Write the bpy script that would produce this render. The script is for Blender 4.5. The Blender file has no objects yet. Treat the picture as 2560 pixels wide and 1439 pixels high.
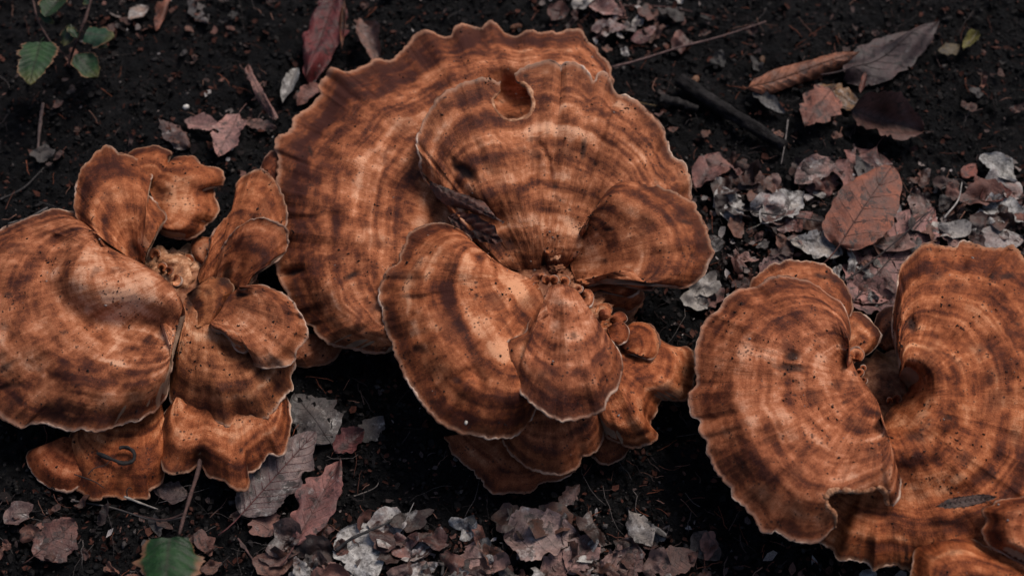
import bpy, math, random
import numpy as np
from mathutils import Vector, Matrix
random.seed(7)
rng = np.random.default_rng(7)
scene = bpy.context.scene
COL = scene.collection

# ------------------------------------------------------------------ camera
W, H = 2560.0, 1439.0
LENS, SENSOR, PITCH, DIST = 50.0, 36.0, math.radians(58), 1.48
AIM = np.array([0.0, 0.0, 0.055])
CAM = AIM + DIST * np.array([0.0, -math.cos(PITCH), math.sin(PITCH)])
cam_d = bpy.data.cameras.new("camera")
cam = bpy.data.objects.new("camera", cam_d)
COL.objects.link(cam)
cam.location = CAM
cam.rotation_euler = (math.pi / 2 - PITCH, 0, 0)
cam_d.lens, cam_d.sensor_width = LENS, SENSOR
cam_d.clip_start, cam_d.clip_end = 0.02, 300
cam_d.dof.use_dof = True
cam_d.dof.focus_distance = 1.43
cam_d.dof.aperture_fstop = 3.6
scene.camera = cam

# ------------------------------------------------------------------ light
SUN_EL, SUN_AZ = math.radians(56), math.radians(42)     # azimuth clockwise from +Y (away from the camera)
world = bpy.data.worlds.new("World")
scene.world = world
world.use_nodes = True
wn = world.node_tree.nodes
sky = wn.new("ShaderNodeTexSky")
sky.sky_type = 'NISHITA'
sky.sun_disc = False
sky.sun_elevation, sky.sun_rotation = SUN_EL, SUN_AZ
sky.dust_density = 3.0
wn["Background"].inputs[1].default_value = 0.05
world.node_tree.links.new(sky.outputs[0], wn["Background"].inputs[0])
sun_d = bpy.data.lights.new("sun", 'SUN')
sun_d.energy, sun_d.angle, sun_d.color = 1.5, math.radians(24), (1.0, 0.93, 0.84)
sun = bpy.data.objects.new("sun", sun_d)
COL.objects.link(sun)
sdir = Vector((math.sin(SUN_AZ) * math.cos(SUN_EL), math.cos(SUN_AZ) * math.cos(SUN_EL), math.sin(SUN_EL)))
sun.rotation_euler = sdir.to_track_quat('Z', 'Y').to_euler()
sun.location = sdir * 4
vs = scene.view_settings
vs.view_transform, vs.look, vs.gamma, vs.use_curve_mapping = 'Standard', 'None', 1.0, False
vs.exposure = 0.88

# ------------------------------------------------------------------ maths
def _h(ix, iy, iz):
    n = (ix.astype(np.int64) * 374761393 + iy.astype(np.int64) * 668265263 + iz.astype(np.int64) * 2147483647 + 12345) & 0xffffffff
    n = ((n ^ (n >> 13)) * 1274126177) & 0xffffffff
    n = ((n ^ (n >> 16)) * 2246822519) & 0xffffffff
    return ((n ^ (n >> 15)) & 0xffffff) / float(0xffffff)

def vn(x, y, z=0.0):
    """value noise in -1..1"""
    x, y, z = np.broadcast_arrays(np.asarray(x, float), np.asarray(y, float), np.asarray(z, float))
    ix, iy, iz = np.floor(x), np.floor(y), np.floor(z)
    fx, fy, fz = x - ix, y - iy, z - iz
    fx, fy, fz = [f * f * f * (f * (f * 6 - 15) + 10) for f in (fx, fy, fz)]
    r = 0
    for a in (0, 1):
        for b in (0, 1):
            for c in (0, 1):
                w = (fx if a else 1 - fx) * (fy if b else 1 - fy) * (fz if c else 1 - fz)
                r = r + w * _h(ix + a, iy + b, iz + c)
    return r * 2 - 1

def fbm(x, y, z=0.0, o=4):
    r, a, f = 0, 1.0, 1.0
    for k in range(o):
        r = r + a * vn(np.asarray(x) * f + k * 17.3, np.asarray(y) * f + k * 5.1, np.asarray(z) * f + k * 3.7)
        a *= 0.5; f *= 2.03
    return r

def sstep(a, b, x):
    t = np.clip((np.asarray(x, float) - a) / (b - a), 0, 1)
    return t * t * (3 - 2 * t)

CF = np.array([0, math.cos(PITCH), -math.sin(PITCH)])
CU = np.array([0, math.sin(PITCH), math.cos(PITCH)])
CR = np.array([1.0, 0, 0])
def at(px, py, z):
    """point of the world at height z (m) that stands at this place of the photograph"""
    px, py, z = np.broadcast_arrays(np.asarray(px, float), np.asarray(py, float), np.asarray(z, float))
    k = SENSOR / LENS / W
    d = CF + ((px - W / 2) * k)[..., None] * CR - ((py - H / 2) * k)[..., None] * CU
    t = (z - CAM[2]) / d[..., 2]
    return CAM + d * t[..., None]

def gh(x, y):
    """height of the forest floor (large forms)"""
    return 0.010 * vn(np.asarray(x) * 5.5 + 3, np.asarray(y) * 5.5, 1.5) + 0.005 * vn(np.asarray(x) * 14, np.asarray(y) * 14, 4.5)

def on_ground(px, py, dz=0.0):
    z = 0.0
    for _ in range(6):
        p = at(px, py, z + dz)
        z = gh(p[..., 0], p[..., 1])
    return p

def spline(pts, n, closed=False):
    p = np.asarray(pts, float)
    k = len(p)
    if k == 1: return np.repeat(p, n, 0)
    if k == 2:
        t = np.linspace(0, 1, n)[:, None]
        return p[0] * (1 - t) + p[1] * t
    q = np.vstack([2 * p[0] - p[1], p, 2 * p[-1] - p[-2]])
    out = []
    for i in range(k - 1):
        t = np.linspace(0, 1, 14, endpoint=False)[:, None]
        a, b, c, d = q[i], q[i + 1], q[i + 2], q[i + 3]
        out.append(0.5 * (2 * b + (c - a) * t + (2 * a - 5 * b + 4 * c - d) * t ** 2 + (3 * b - a - 3 * c + d) * t ** 3))
    out = np.vstack(out + [p[-1:]])
    L = np.concatenate([[0], np.cumsum(np.linalg.norm(np.diff(out[:, :2], axis=0), axis=1))])
    t = np.linspace(0, L[-1], n)
    return np.stack([np.interp(t, L, out[:, j]) for j in range(out.shape[1])], 1)

def seg_dist(X, Y, poly):
    d = np.full(X.shape, 1e9)
    for (x0, y0), (x1, y1) in zip(poly[:-1], poly[1:]):
        dx, dy = x1 - x0, y1 - y0
        t = np.clip(((X - x0) * dx + (Y - y0) * dy) / (dx * dx + dy * dy + 1e-9), 0, 1)
        d = np.minimum(d, np.hypot(X - x0 - t * dx, Y - y0 - t * dy))
    return d

# ------------------------------------------------------------------ objects
def props(o, label=None, cat=None, group=None, kind=None):
    for k, v in (('label', label), ('category', cat), ('group', group), ('kind', kind)):
        if v: o[k] = v
    return o

def empty(name, loc, label, cat, group=None):
    o = bpy.data.objects.new(name, None)
    COL.objects.link(o)
    o.empty_display_size = 0.02
    o.location = loc
    return props(o, label, cat, group)

def origin_of(o):
    v = Vector((0, 0, 0))
    while o:
        v = v + o.location; o = o.parent
    return v

def mesh_obj(name, V, F, mats, parent=None, attrs=None, midx=None, smooth=True, color=None, centre=True, label=None):
    """one mesh object from world-space vertices"""
    V = np.asarray(V, float)
    c = V.mean(0) if centre else np.zeros(3)
    if centre: c[2] = V[:, 2].min()
    me = bpy.data.meshes.new(name)
    if isinstance(F, np.ndarray):
        k = F.shape[1]
        me.vertices.add(len(V)); me.vertices.foreach_set('co', (V - c).ravel())
        me.loops.add(F.size); me.loops.foreach_set('vertex_index', F.ravel().astype(np.int32))
        me.polygons.add(len(F)); me.polygons.foreach_set('loop_start', np.arange(0, F.size, k, dtype=np.int32))
        me.update(calc_edges=True)
    else:
        me.from_pydata((V - c).tolist(), [], F)
    for m in (mats if isinstance(mats, (list, tuple)) else [mats]): me.materials.append(m)
    if midx is not None: me.polygons.foreach_set('material_index', np.asarray(midx, np.int32))
    if smooth: me.polygons.foreach_set('use_smooth', np.ones(len(me.polygons), bool))
    for k, a in (attrs or {}).items():
        a = np.asarray(a, np.float32)
        if a.ndim == 1:
            me.attributes.new(k, 'FLOAT', 'POINT').data.foreach_set('value', a)
        else:
            if a.shape[1] == 3: a = np.hstack([a, np.ones((len(a), 1), np.float32)])
            me.attributes.new(k, 'FLOAT_COLOR', 'POINT').data.foreach_set('color', a.ravel())
    me.update()
    o = bpy.data.objects.new(name, me)
    COL.objects.link(o)
    o.location = Vector(c)
    if parent:
        o.location = Vector(c) - origin_of(parent)
        o.parent = parent
    if color is not None: o.color = color if len(color) == 4 else tuple(color) + (1.0,)
    if label: o['label'] = label
    return o

def tube(P, R, k=6, ref=(0, 0, 1), phase=0.0):
    """vertices and quads of a tube along the points P with radii R"""
    P = np.asarray(P, float); n = len(P)
    R = np.broadcast_to(np.asarray(R, float), (n,))
    T = np.gradient(P, axis=0)
    T /= np.linalg.norm(T, axis=1, keepdims=True) + 1e-12
    A = np.cross(T, np.asarray(ref, float))
    bad = np.linalg.norm(A, axis=1) < 1e-3
    A[bad] = np.cross(T[bad], (1.0, 0.2, 0))
    A /= np.linalg.norm(A, axis=1, keepdims=True)
    B = np.cross(A, T)
    an = np.linspace(0, 2 * math.pi, k, endpoint=False) + phase
    V = P[:, None] + R[:, None, None] * (np.cos(an)[None, :, None] * A[:, None] + np.sin(an)[None, :, None] * B[:, None])
    V = V.reshape(-1, 3)
    i = np.arange(n - 1)[:, None]; j = np.arange(k)[None]
    F = np.stack([i * k + j, i * k + (j + 1) % k, (i + 1) * k + (j + 1) % k, (i + 1) * k + j], -1).reshape(-1, 4)
    F = F.tolist() + [list(range(k - 1, -1, -1)), [(n - 1) * k + q for q in range(k)]]
    return V, F

# ------------------------------------------------------------------ materials
class Mat:
    def __init__(s, name):
        s.m = bpy.data.materials.new(name); s.m.use_nodes = True
        s.t = s.m.node_tree; s.bsdf = s.t.nodes["Principled BSDF"]
    def n(s, typ, **kw):
        nd = s.t.nodes.new(typ)
        for k, v in kw.items(): setattr(nd, k, v)
        return nd
    def set(s, sock, v):
        if hasattr(v, 'node'): s.t.links.new(v, sock)
        elif isinstance(v, (tuple, list)) and len(v) == 3 and sock.type == 'RGBA': sock.default_value = tuple(v) + (1,)
        else: sock.default_value = v
    def math(s, op, a, b=0.0, c=0.0, clamp=False):
        nd = s.n("ShaderNodeMath", operation=op, use_clamp=clamp)
        for i, v in enumerate((a, b, c)): s.set(nd.inputs[i], v)
        return nd.outputs[0]
    def attr(s, name): return s.n("ShaderNodeAttribute", attribute_name=name)
    def comb(s, x, y, z):
        nd = s.n("ShaderNodeCombineXYZ")
        for i, v in enumerate((x, y, z)): s.set(nd.inputs[i], v)
        return nd.outputs[0]
    def noise(s, vec, scale=1.0, detail=3.0, rough=0.55, dist=0.0):
        nd = s.n("ShaderNodeTexNoise")
        s.set(nd.inputs['Vector'], vec); nd.inputs['Scale'].default_value = scale
        nd.inputs['Detail'].default_value = detail; nd.inputs['Roughness'].default_value = rough
        nd.inputs['Distortion'].default_value = dist
        return nd.outputs['Fac']
    def voro(s, vec, scale, feature='F1'):
        nd = s.n("ShaderNodeTexVoronoi", feature=feature)
        s.set(nd.inputs['Vector'], vec); nd.inputs['Scale'].default_value = scale
        return nd
    def step(s, x, a, b, lo=0.0, hi=1.0):
        nd = s.n("ShaderNodeMapRange", interpolation_type='SMOOTHSTEP')
        for i, v in enumerate((x, a, b, lo, hi)): s.set(nd.inputs[i], v)
        return nd.outputs[0]
    def ramp(s, f, stops):
        nd = s.n("ShaderNodeValToRGB")
        el = nd.color_ramp.elements
        while len(el) < len(stops): el.new(0.5)
        for e, (p, c) in zip(el, stops): e.position = p; e.color = tuple(c) + (1,)
        s.set(nd.inputs[0], f)
        return nd.outputs[0]
    def mix(s, f, a, b, mode='MIX'):
        nd = s.n("ShaderNodeMix", data_type='RGBA', blend_type=mode)
        s.set(nd.inputs[0], f); s.set(nd.inputs[6], a); s.set(nd.inputs[7], b)
        return nd.outputs[2]
    def shifted(s, k=37.0):
        """object coordinates moved by the object's own random number"""
        tc = s.n("ShaderNodeTexCoord"); oi = s.n("ShaderNodeObjectInfo")
        r = s.math('MULTIPLY', oi.outputs['Random'], k)
        nd = s.n("ShaderNodeVectorMath", operation='ADD')
        s.set(nd.inputs[0], tc.outputs['Object']); s.set(nd.inputs[1], s.comb(r, r, r))
        return nd.outputs[0], oi, r
    def finish(s, col, rough, bump=None, dist=0.0005, strength=1.0, spec=0.35):
        s.set(s.bsdf.inputs['Base Color'], col)
        s.set(s.bsdf.inputs['Roughness'], rough)
        s.bsdf.inputs['Specular IOR Level'].default_value = spec
        if bump is not None:
            b = s.n("ShaderNodeBump"); b.inputs['Strength'].default_value = strength; b.inputs['Distance'].default_value = dist
            s.set(b.inputs['Height'], bump); s.set(s.bsdf.inputs['Normal'], b.outputs[0])
        return s.m

def cap_material():
    s = Mat("mushroom cap skin")
    vec, oi, r = s.shifted()
    tt, ss, rr = s.attr('tt').outputs['Fac'], s.attr('ss').outputs['Fac'], s.attr('rr').outputs['Fac']
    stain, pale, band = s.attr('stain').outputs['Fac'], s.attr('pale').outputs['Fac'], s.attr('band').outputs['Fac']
    warp = s.noise(vec, 22, 3)
    rw = s.math('ADD', rr, s.math('MULTIPLY', warp, 0.013))
    zone = s.noise(s.comb(s.math('MULTIPLY', ss, 5.5), s.math('MULTIPLY', rw, 85), r), 1, 2.5, 0.55)
    zone2 = s.noise(s.comb(s.math('MULTIPLY', ss, 3), s.math('MULTIPLY', rw, 230), r), 1, 2, 0.5)
    fib = s.noise(s.comb(s.math('MULTIPLY', ss, 520), s.math('MULTIPLY', rr, 22), r), 1, 3, 0.6)
    fib2 = s.noise(s.comb(s.math('MULTIPLY', ss, 120), s.math('MULTIPLY', rr, 26), r), 1, 3, 0.6)
    mot = s.noise(vec, 30, 4, 0.6)
    mot2 = s.noise(vec, 75, 4, 0.65)
    gr = s.noise(vec, 900, 2, 0.6)
    gr2 = s.noise(vec, 2600, 1, 0.6)
    f = 0.5
    for v, k in ((zone, 1.20), (zone2, 0.36), (mot, 1.1), (mot2, 0.80), (fib, 0.16), (fib2, 0.26), (gr, 0.46), (gr2, 0.20)):
        f = s.math('ADD', f, s.math('MULTIPLY', s.math('SUBTRACT', v, 0.5), k))
    f = s.math('ADD', f, s.math('MULTIPLY', pale, 0.44))  # paler flesh, with highlights on necks and ridges painted in too
    # painted form light: paler domed middle, outer zone darker by shade and growth
    f = s.math('ADD', f, s.math('MULTIPLY', s.math('MULTIPLY', s.step(tt, 0.0, 0.35), s.step(tt, 0.45, 0.86, 1, 0)), 0.06))
    f = s.math('ADD', f, s.math('MULTIPLY', s.math('MULTIPLY', s.math('SUBTRACT', fib2, 0.5), s.step(tt, 0.25, 0.8, 1, 0)), 0.30))
    f = s.math('SUBTRACT', f, s.math('MULTIPLY', s.step(tt, 0.72, 0.95), 0.06))
    f = s.math('SUBTRACT', f, s.math('MULTIPLY', band, 0.20))
    col = s.ramp(f, [(0.14, (0.048, 0.0115, 0.0070)), (0.33, (0.128, 0.033, 0.0130)), (0.50, (0.275, 0.079, 0.0300)),
                     (0.68, (0.440, 0.148, 0.064)), (0.96, (0.72, 0.350, 0.200))])
    # bruises: soft dark red-brown blotches of their own shape
    br = s.step(s.noise(vec, 44, 3, 0.55, 0.6), 0.58, 0.72)
    col = s.mix(s.math('MULTIPLY', br, 0.55), col, (0.080, 0.022, 0.012))
    # growing zone just inside the margin, its brown also standing in for rim shade
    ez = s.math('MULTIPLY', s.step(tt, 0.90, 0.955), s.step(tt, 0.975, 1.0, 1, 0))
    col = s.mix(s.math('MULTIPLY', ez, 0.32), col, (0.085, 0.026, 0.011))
    col = s.mix(s.math('MULTIPLY', s.step(tt, 0.972, 1.0), 0.55), col, (0.46, 0.27, 0.18))
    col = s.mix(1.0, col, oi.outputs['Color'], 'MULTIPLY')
    # grime flecks
    vo = s.voro(vec, 210)
    th = s.math('MULTIPLY', s.step(s.noise(vec, 60, 2), 0.42, 0.70), 0.30)
    sp = s.math('LESS_THAN', vo.outputs['Distance'], th)
    col = s.mix(s.math('MULTIPLY', sp, 0.75), col, (0.035, 0.016, 0.013))
    vo2 = s.voro(vec, 520)
    sp2 = s.math('LESS_THAN', vo2.outputs['Distance'], s.math('MULTIPLY', s.step(mot2, 0.46, 0.66), 0.22))
    col = s.mix(s.math('MULTIPLY', sp2, 0.6), col, (0.05, 0.022, 0.018))
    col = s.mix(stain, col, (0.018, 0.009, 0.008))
    h = s.math('ADD', s.math('MULTIPLY', gr, 0.55), s.math('MULTIPLY', gr2, 0.35))
    h = s.math('ADD', h, s.math('MULTIPLY', fib, 0.55))
    h = s.math('ADD', h, s.math('MULTIPLY', mot2, 1.2))
    return s.finish(col, s.step(mot, 0.3, 0.7, 0.62, 0.46), h, 0.0015, 0.85, 0.15)

def rim_material():
    s = Mat("pale mushroom margin")
    vec, oi, r = s.shifted()
    a = s.noise(vec, 26, 3, 0.6); b = s.noise(vec, 300, 3)
    col = s.mix(s.step(a, 0.40, 0.66), (0.15, 0.060, 0.032), oi.outputs['Color'])
    col = s.mix(s.step(b, 0.50, 0.75, 0, 0.6), col, (0.15, 0.065, 0.04))
    return s.finish(col, 0.7, b, 0.0008, 0.8, 0.3)

def flesh_material():
    s = Mat("mushroom flesh")
    vec, oi, r = s.shifted()
    a = s.noise(vec, 80, 4, 0.65); b = s.noise(vec, 600, 3)
    col = s.ramp(a, [(0.3, (0.06, 0.025, 0.015)), (0.48, (0.26, 0.12, 0.06)), (0.62, (0.48, 0.29, 0.18)), (0.8, (0.6, 0.42, 0.3))])
    col = s.mix(1.0, col, oi.outputs['Color'], 'MULTIPLY')
    return s.finish(col, 0.7, s.math('ADD', a, s.math('MULTIPLY', b, 0.3)), 0.003, 1.0, 0.3)

def under_material():
    s = Mat("mushroom pores")
    vec, oi, r = s.shifted()
    b = s.voro(vec, 900)
    col = s.ramp(s.noise(vec, 40, 3), [(0.3, (0.16, 0.09, 0.06)), (0.7, (0.33, 0.21, 0.14))])
    return s.finish(col, 0.8, b.outputs['Distance'], 0.0006, 1.0, 0.2)

def soil_material():
    s = Mat("dark forest soil")
    tc = s.n("ShaderNodeTexCoord"); v = tc.outputs['Object']
    a = s.noise(v, 14, 5, 0.6); b = s.noise(v, 130, 5, 0.7); c = s.noise(v, 480, 4, 0.7)
    f = s.math('ADD', s.math('MULTIPLY', a, 0.35), s.math('ADD', s.math('MULTIPLY', b, 0.4), s.math('MULTIPLY', c, 0.25)))
    col = s.ramp(f, [(0.38, (0.003, 0.003, 0.0037)), (0.52, (0.0068, 0.0066, 0.0074)), (0.62, (0.017, 0.0155, 0.0165)), (0.76, (0.055, 0.048, 0.048))])
    red = s.step(s.noise(v, 60, 4, 0.7), 0.58, 0.72)
    col = s.mix(s.math('MULTIPLY', red, 0.35), col, (0.020, 0.008, 0.007))
    return s.finish(col, s.step(c, 0.4, 0.65, 0.60, 0.95), s.math('ADD', s.math('MULTIPLY', b, 1.4), c), 0.004, 1.0, 0.10)

def crumb_material():
    s = Mat("soil crumbs")
    tc = s.n("ShaderNodeTexCoord"); v = tc.outputs['Object']
    a = s.noise(v, 700, 4, 0.7)
    col = s.mix(1.0, s.attr('tone').outputs['Color'], s.ramp(a, [(0.3, (0.35, 0.33, 0.33)), (0.7, (1.3, 1.25, 1.25))]), 'MULTIPLY')
    return s.finish(col, 0.7, a, 0.001, 0.8, 0.10)

def leaf_material(name, veins_dark=True, green=False):
    """object colour = leaf colour, alpha = how much pale mould grows on it"""
    s = Mat(name)
    vec, oi, r = s.shifted()
    u, v = s.attr('lu').outputs['Fac'], s.attr('lv').outputs['Fac']
    vein = s.attr('vein').outputs['Fac']
    base = oi.outputs['Color']
    a = s.noise(vec, 38, 4, 0.65); b = s.noise(vec, 150, 4, 0.7); c = s.noise(vec, 700, 3, 0.7)
    col = s.mix(1.0, base, s.ramp(a, [(0.28, (0.22, 0.20, 0.20)), (0.5, (0.78, 0.76, 0.76)), (0.72, (1.45, 1.38, 1.30))]), 'MULTIPLY')
    col = s.mix(1.0, col, s.ramp(c, [(0.3, (0.72, 0.72, 0.72)), (0.7, (1.2, 1.2, 1.2))]), 'MULTIPLY')
    if green:
        ed = s.math('MULTIPLY', s.step(s.math('ADD', s.math('ABSOLUTE', v), s.math('MULTIPLY', a, 0.5)), 1.05, 1.25), 0.8)
        col = s.mix(ed, col, (0.20, 0.085, 0.05))
        col = s.mix(s.math('MULTIPLY', s.step(u, 0.55, 1.0), 0.6), col, (0.10, 0.085, 0.02))
    else:
        mould = s.step(s.math('ADD', s.noise(vec, 60, 5, 0.7), s.math('MULTIPLY', oi.outputs['Alpha'], 0.42)), 0.64, 0.86)
        mc = s.mix(s.step(b, 0.35, 0.65), (0.16, 0.145, 0.14), (0.50, 0.47, 0.45))
        col = s.mix(s.math('MULTIPLY', mould, 0.85), col, mc)
        rot = s.step(s.noise(vec, 85, 4, 0.7, 0.5), 0.52, 0.62)
        col = s.mix(s.math('MULTIPLY', rot, 0.80), col, (0.012, 0.009, 0.0085))
    dots = s.math('LESS_THAN', s.voro(vec, 330).outputs['Distance'], s.math('MULTIPLY', s.step(b, 0.48, 0.66), 0.24))
    col = s.mix(s.math('MULTIPLY', dots, 0.7), col, (0.02, 0.014, 0.013))
    if veins_dark: col = s.mix(s.math('MULTIPLY', vein, 0.60), col, s.mix(0.85, base, (0.03, 0.018, 0.017)))
    h = s.math('ADD', s.math('MULTIPLY', b, 1.0), s.math('MULTIPLY', c, 0.5))
    if green: return s.finish(col, s.step(a, 0.3, 0.7, 0.40, 0.6), h, 0.0010, 0.8, 0.28)
    return s.finish(col, s.step(a, 0.3, 0.7, 0.38, 0.70), h, 0.0016, 0.9, 0.4)

def plain_material(name, rough=0.75, scale=120, spec=0.3, dist=0.001):
    s = Mat(name)
    vec, oi, r = s.shifted()
    a = s.noise(vec, scale, 4, 0.7); b = s.noise(vec, scale * 6, 3, 0.7)
    col = s.mix(1.0, oi.outputs['Color'], s.ramp(a, [(0.3, (0.35, 0.33, 0.33)), (0.5, (0.95, 0.95, 0.95)), (0.72, (1.7, 1.65, 1.6))]), 'MULTIPLY')
    return s.finish(col, rough, s.math('ADD', a, s.math('MULTIPLY', b, 0.4)), dist, 1.0, spec)

def bark_material():
    s = Mat("old bark")
    vec, oi, r = s.shifted()
    l = s.attr('lu').outputs['Fac']; an = s.attr('lv').outputs['Fac']
    g = s.noise(s.comb(s.math('MULTIPLY', l, 12), s.math('MULTIPLY', an, 5), r), 1, 5, 0.7)
    a = s.noise(vec, 160, 4, 0.7)
    col = s.mix(1.0, oi.outputs['Color'], s.ramp(g, [(0.3, (0.3, 0.28, 0.28)), (0.55, (1, 1, 1)), (0.75, (2.4, 2.3, 2.2))]), 'MULTIPLY')
    return s.finish(col, 0.75, s.math('ADD', g, s.math('MULTIPLY', a, 0.5)), 0.003, 1.0, 0.08)

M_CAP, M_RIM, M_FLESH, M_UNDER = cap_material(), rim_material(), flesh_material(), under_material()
M_SOIL, M_CRUMB = soil_material(), crumb_material()
M_LEAF = leaf_material("dry leaf"); M_GREEN = leaf_material("living leaf", True, True)
M_WOOD, M_BARK = plain_material("thin twig wood"), bark_material()
M_PALE = plain_material("pale husk", 0.5, 200, 0.5, 0.0004)

# ------------------------------------------------------------------ forest floor
def axis(lo, hi, st, far):
    mid = np.arange(lo, hi + st / 2, st)
    out, d, x = [], st, hi
    while x < far:
        d *= 1.35; x += d; out.append(x)
    up = np.array(out)
    out, d, x = [], st, lo
    while x > -far:
        d *= 1.35; x -= d; out.append(x)
    return np.concatenate([np.array(out)[::-1], mid, up])

gx, gy = axis(-0.78, 0.78, 0.0026, 40), axis(-0.46, 0.60, 0.0026, 40)
GX, GY = np.meshgrid(gx, gy)
crumble = 0.0036 * fbm(GX * 34, GY * 34, 6.2, 2) + 0.0042 * fbm(GX * 75, GY * 75, 2.2, 3) + 0.0016 * np.abs(vn(GX * 260, GY * 260, 8.1))
GZ = gh(GX, GY) + crumble - 0.002
nx, ny = len(gx), len(gy)
i, j = np.meshgrid(np.arange(nx - 1), np.arange(ny - 1))
q = (j * nx + i).ravel()
GF = np.stack([q, q + 1, q + nx + 1, q + nx], 1)
g = mesh_obj('ground', np.stack([GX, GY, GZ], -1).reshape(-1, 3), GF, M_SOIL, centre=False)
props(g, 'dark crumbly forest soil under the mushrooms and leaves', None, None, 'structure')

# ------------------------------------------------------------------ mushrooms
CAP_POLYS = []           # outlines, so that nothing is strewn where a cap hides it
CAP_TOPS = {}            # surface points of each cluster, for dirt lying on the caps
CREAM = (0.56, 0.39, 0.30)
seed_count = [0]

def cap(parent, outer, inner, zo, zi, bulge=1.0, droop=0.7, wave=0.35, prof=None, stains_holes=(), ridges=(), bands=(),
        pales=(), tint=(1, 1, 1), rim=CREAM, rimw=1.5, th=0.5, name='cap', label=None, cren=1.0, pw=1.0, dirt=True, res=4.2, bites=(), smooth=0.11):
    """fan-shaped cap between its attachment line (inner) and its rim (outer), heights in cm, places as in the photograph"""
    seed_count[0] += 1
    sd = seed_count[0] * 7.31
    hv = math.sin(sd * 2.7); vv = math.sin(sd * 4.9)
    tint = (tint[0] * (1 + .05 * vv), tint[1] * (1 + .06 * vv + .07 * hv), tint[2] * (1 + .06 * vv + .16 * hv))
    outer = np.asarray(outer, float); inner = np.asarray(inner, float)
    L = np.linalg.norm(np.diff(outer, axis=0), axis=1).sum()
    N = int(np.clip(L / res, 36, 640))
    O, I = spline(outer, N), spline(inner, N)
    R = np.linalg.norm(O - I, axis=1)
    M = int(np.clip(R.mean() / (res * 1.15), 12, 120))
    arc = np.linspace(0, L, N)
    dirn = (O - I) / (R[:, None] + 1e-6)
    amp = np.minimum(1.0, R / 120) * cren
    kk = max(2, int(smooth * N)); ker = np.exp(-np.linspace(-2.2, 2.2, 2 * kk + 1) ** 2); ker /= ker.sum()
    S = np.stack([np.convolve(np.concatenate([2 * O[0, c] - O[kk:0:-1, c], O[:, c], 2 * O[-1, c] - O[-2:-kk - 2:-1, c]]), ker, 'valid') for c in (0, 1)], 1)
    O = O + dirn * (amp * (3.2 * vn(arc / 24, sd) + 2.7 * vn(arc / 9.5, sd + 3) + 1.5 * vn(arc / 4.4, sd + 9)))[:, None]
    DV = O - S
    kp = np.clip(0.75 * R / (np.linalg.norm(DV, axis=1) + 1e-6), 1.0, 6.0)
    kp = np.convolve(np.pad(kp, 6, 'edge'), np.ones(13) / 13, 'valid')[None]
    s = np.linspace(0, 1, N)[None]; t = np.linspace(0, 1, M)[:, None]
    t = 1 - (1 - t) ** 1.25
    PX = I[None, :, 0] * (1 - t) + S[None, :, 0] * t + DV[None, :, 0] * t ** kp
    PY = I[None, :, 1] * (1 - t) + S[None, :, 1] * t + DV[None, :, 1] * t ** kp
    gone = np.zeros_like(PX, bool)
    for B in bites:                                    # pieces eaten out of the rim: the mesh is fitted to the bite's edge, then opened
        Bp = spline(B + [B[0]], 160)[:, :2]
        d2 = (PX[..., None] - Bp[None, None, :, 0]) ** 2 + (PY[..., None] - Bp[None, None, :, 1]) ** 2
        k_ = d2.argmin(-1); near = d2.min(-1) < (res * 0.8) ** 2
        PX = np.where(near, Bp[k_, 0], PX); PY = np.where(near, Bp[k_, 1], PY)
        ins = np.zeros_like(PX, bool)
        for (ax, ay), (bx, by) in zip(Bp[:-1], Bp[1:]):
            if ay == by: continue
            ins ^= ((ay > PY) != (by > PY)) & (PX < (bx - ax) * (PY - ay) / (by - ay) + ax)
        gone |= ins & ~near
    def along(v): return np.interp(s, np.linspace(0, 1, len(v)), v) if isinstance(v, (list, tuple)) else np.full_like(s, v)
    zo_, zi_ = along(zo), along(zi)
    Rm = R[None] / 2430.0                              # metres (about 2430 px per metre)
    ssm = s * L / 2430.0 * 0.7 + 0 * t
    rrm = t * Rm.mean() + 0 * s
    Z = zi_ + (zo_ - zi_) * t ** pw + bulge * 1.35 * 4 * t * (1 - t) - droop * 1.7 * sstep(0.64, 1.0, t) ** 1.35
    if prof: Z = Z + np.interp(t, [p[0] for p in prof], [p[1] for p in prof])
    A2 = arc[None] + 0 * t
    Z = Z + 1.8 * wave * t ** 2.2 * (vn(A2 / 95, t * 0.8, sd) + 0.6 * vn(A2 / 40, t * 1.2, sd + 5) + 0.25 * vn(A2 / 16, t * 2, sd + 8))
    Z = Z + np.minimum(0.5, 0.5 * Rm / 0.15) * (vn(PX / 105, PY / 105, sd) + 0.5 * vn(PX / 48, PY / 48, sd + 2)) * sstep(0, 0.15, t)
    Z = Z + 0.055 * vn(rrm * 120, A2 / 260, sd + 2) + (0.010 + 0.034 * (1 - t) * sstep(.04, .2, t)) * vn(A2 * (0.45 + 0.55 * t) / 10, rrm * 30, sd + 1)
    Z = Z + 0.035 * vn(PX / 16, PY / 16, sd + 4)
    stain = np.zeros_like(PX); pale = np.zeros_like(PX); band = np.zeros_like(PX)
    for (x, y, rx, ry, a, k, dent) in stains_holes:  # stains, and slits and holes with their inner dark painted over the dent
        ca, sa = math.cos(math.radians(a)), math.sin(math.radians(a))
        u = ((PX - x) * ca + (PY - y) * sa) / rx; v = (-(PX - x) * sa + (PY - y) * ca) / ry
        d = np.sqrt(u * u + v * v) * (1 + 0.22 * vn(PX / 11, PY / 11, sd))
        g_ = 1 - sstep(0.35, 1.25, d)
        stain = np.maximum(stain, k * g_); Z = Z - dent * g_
    for (poly, w, hgt) in ridges:
        Z = Z + hgt * np.exp(-(seg_dist(PX, PY, poly) / w) ** 2)
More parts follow.
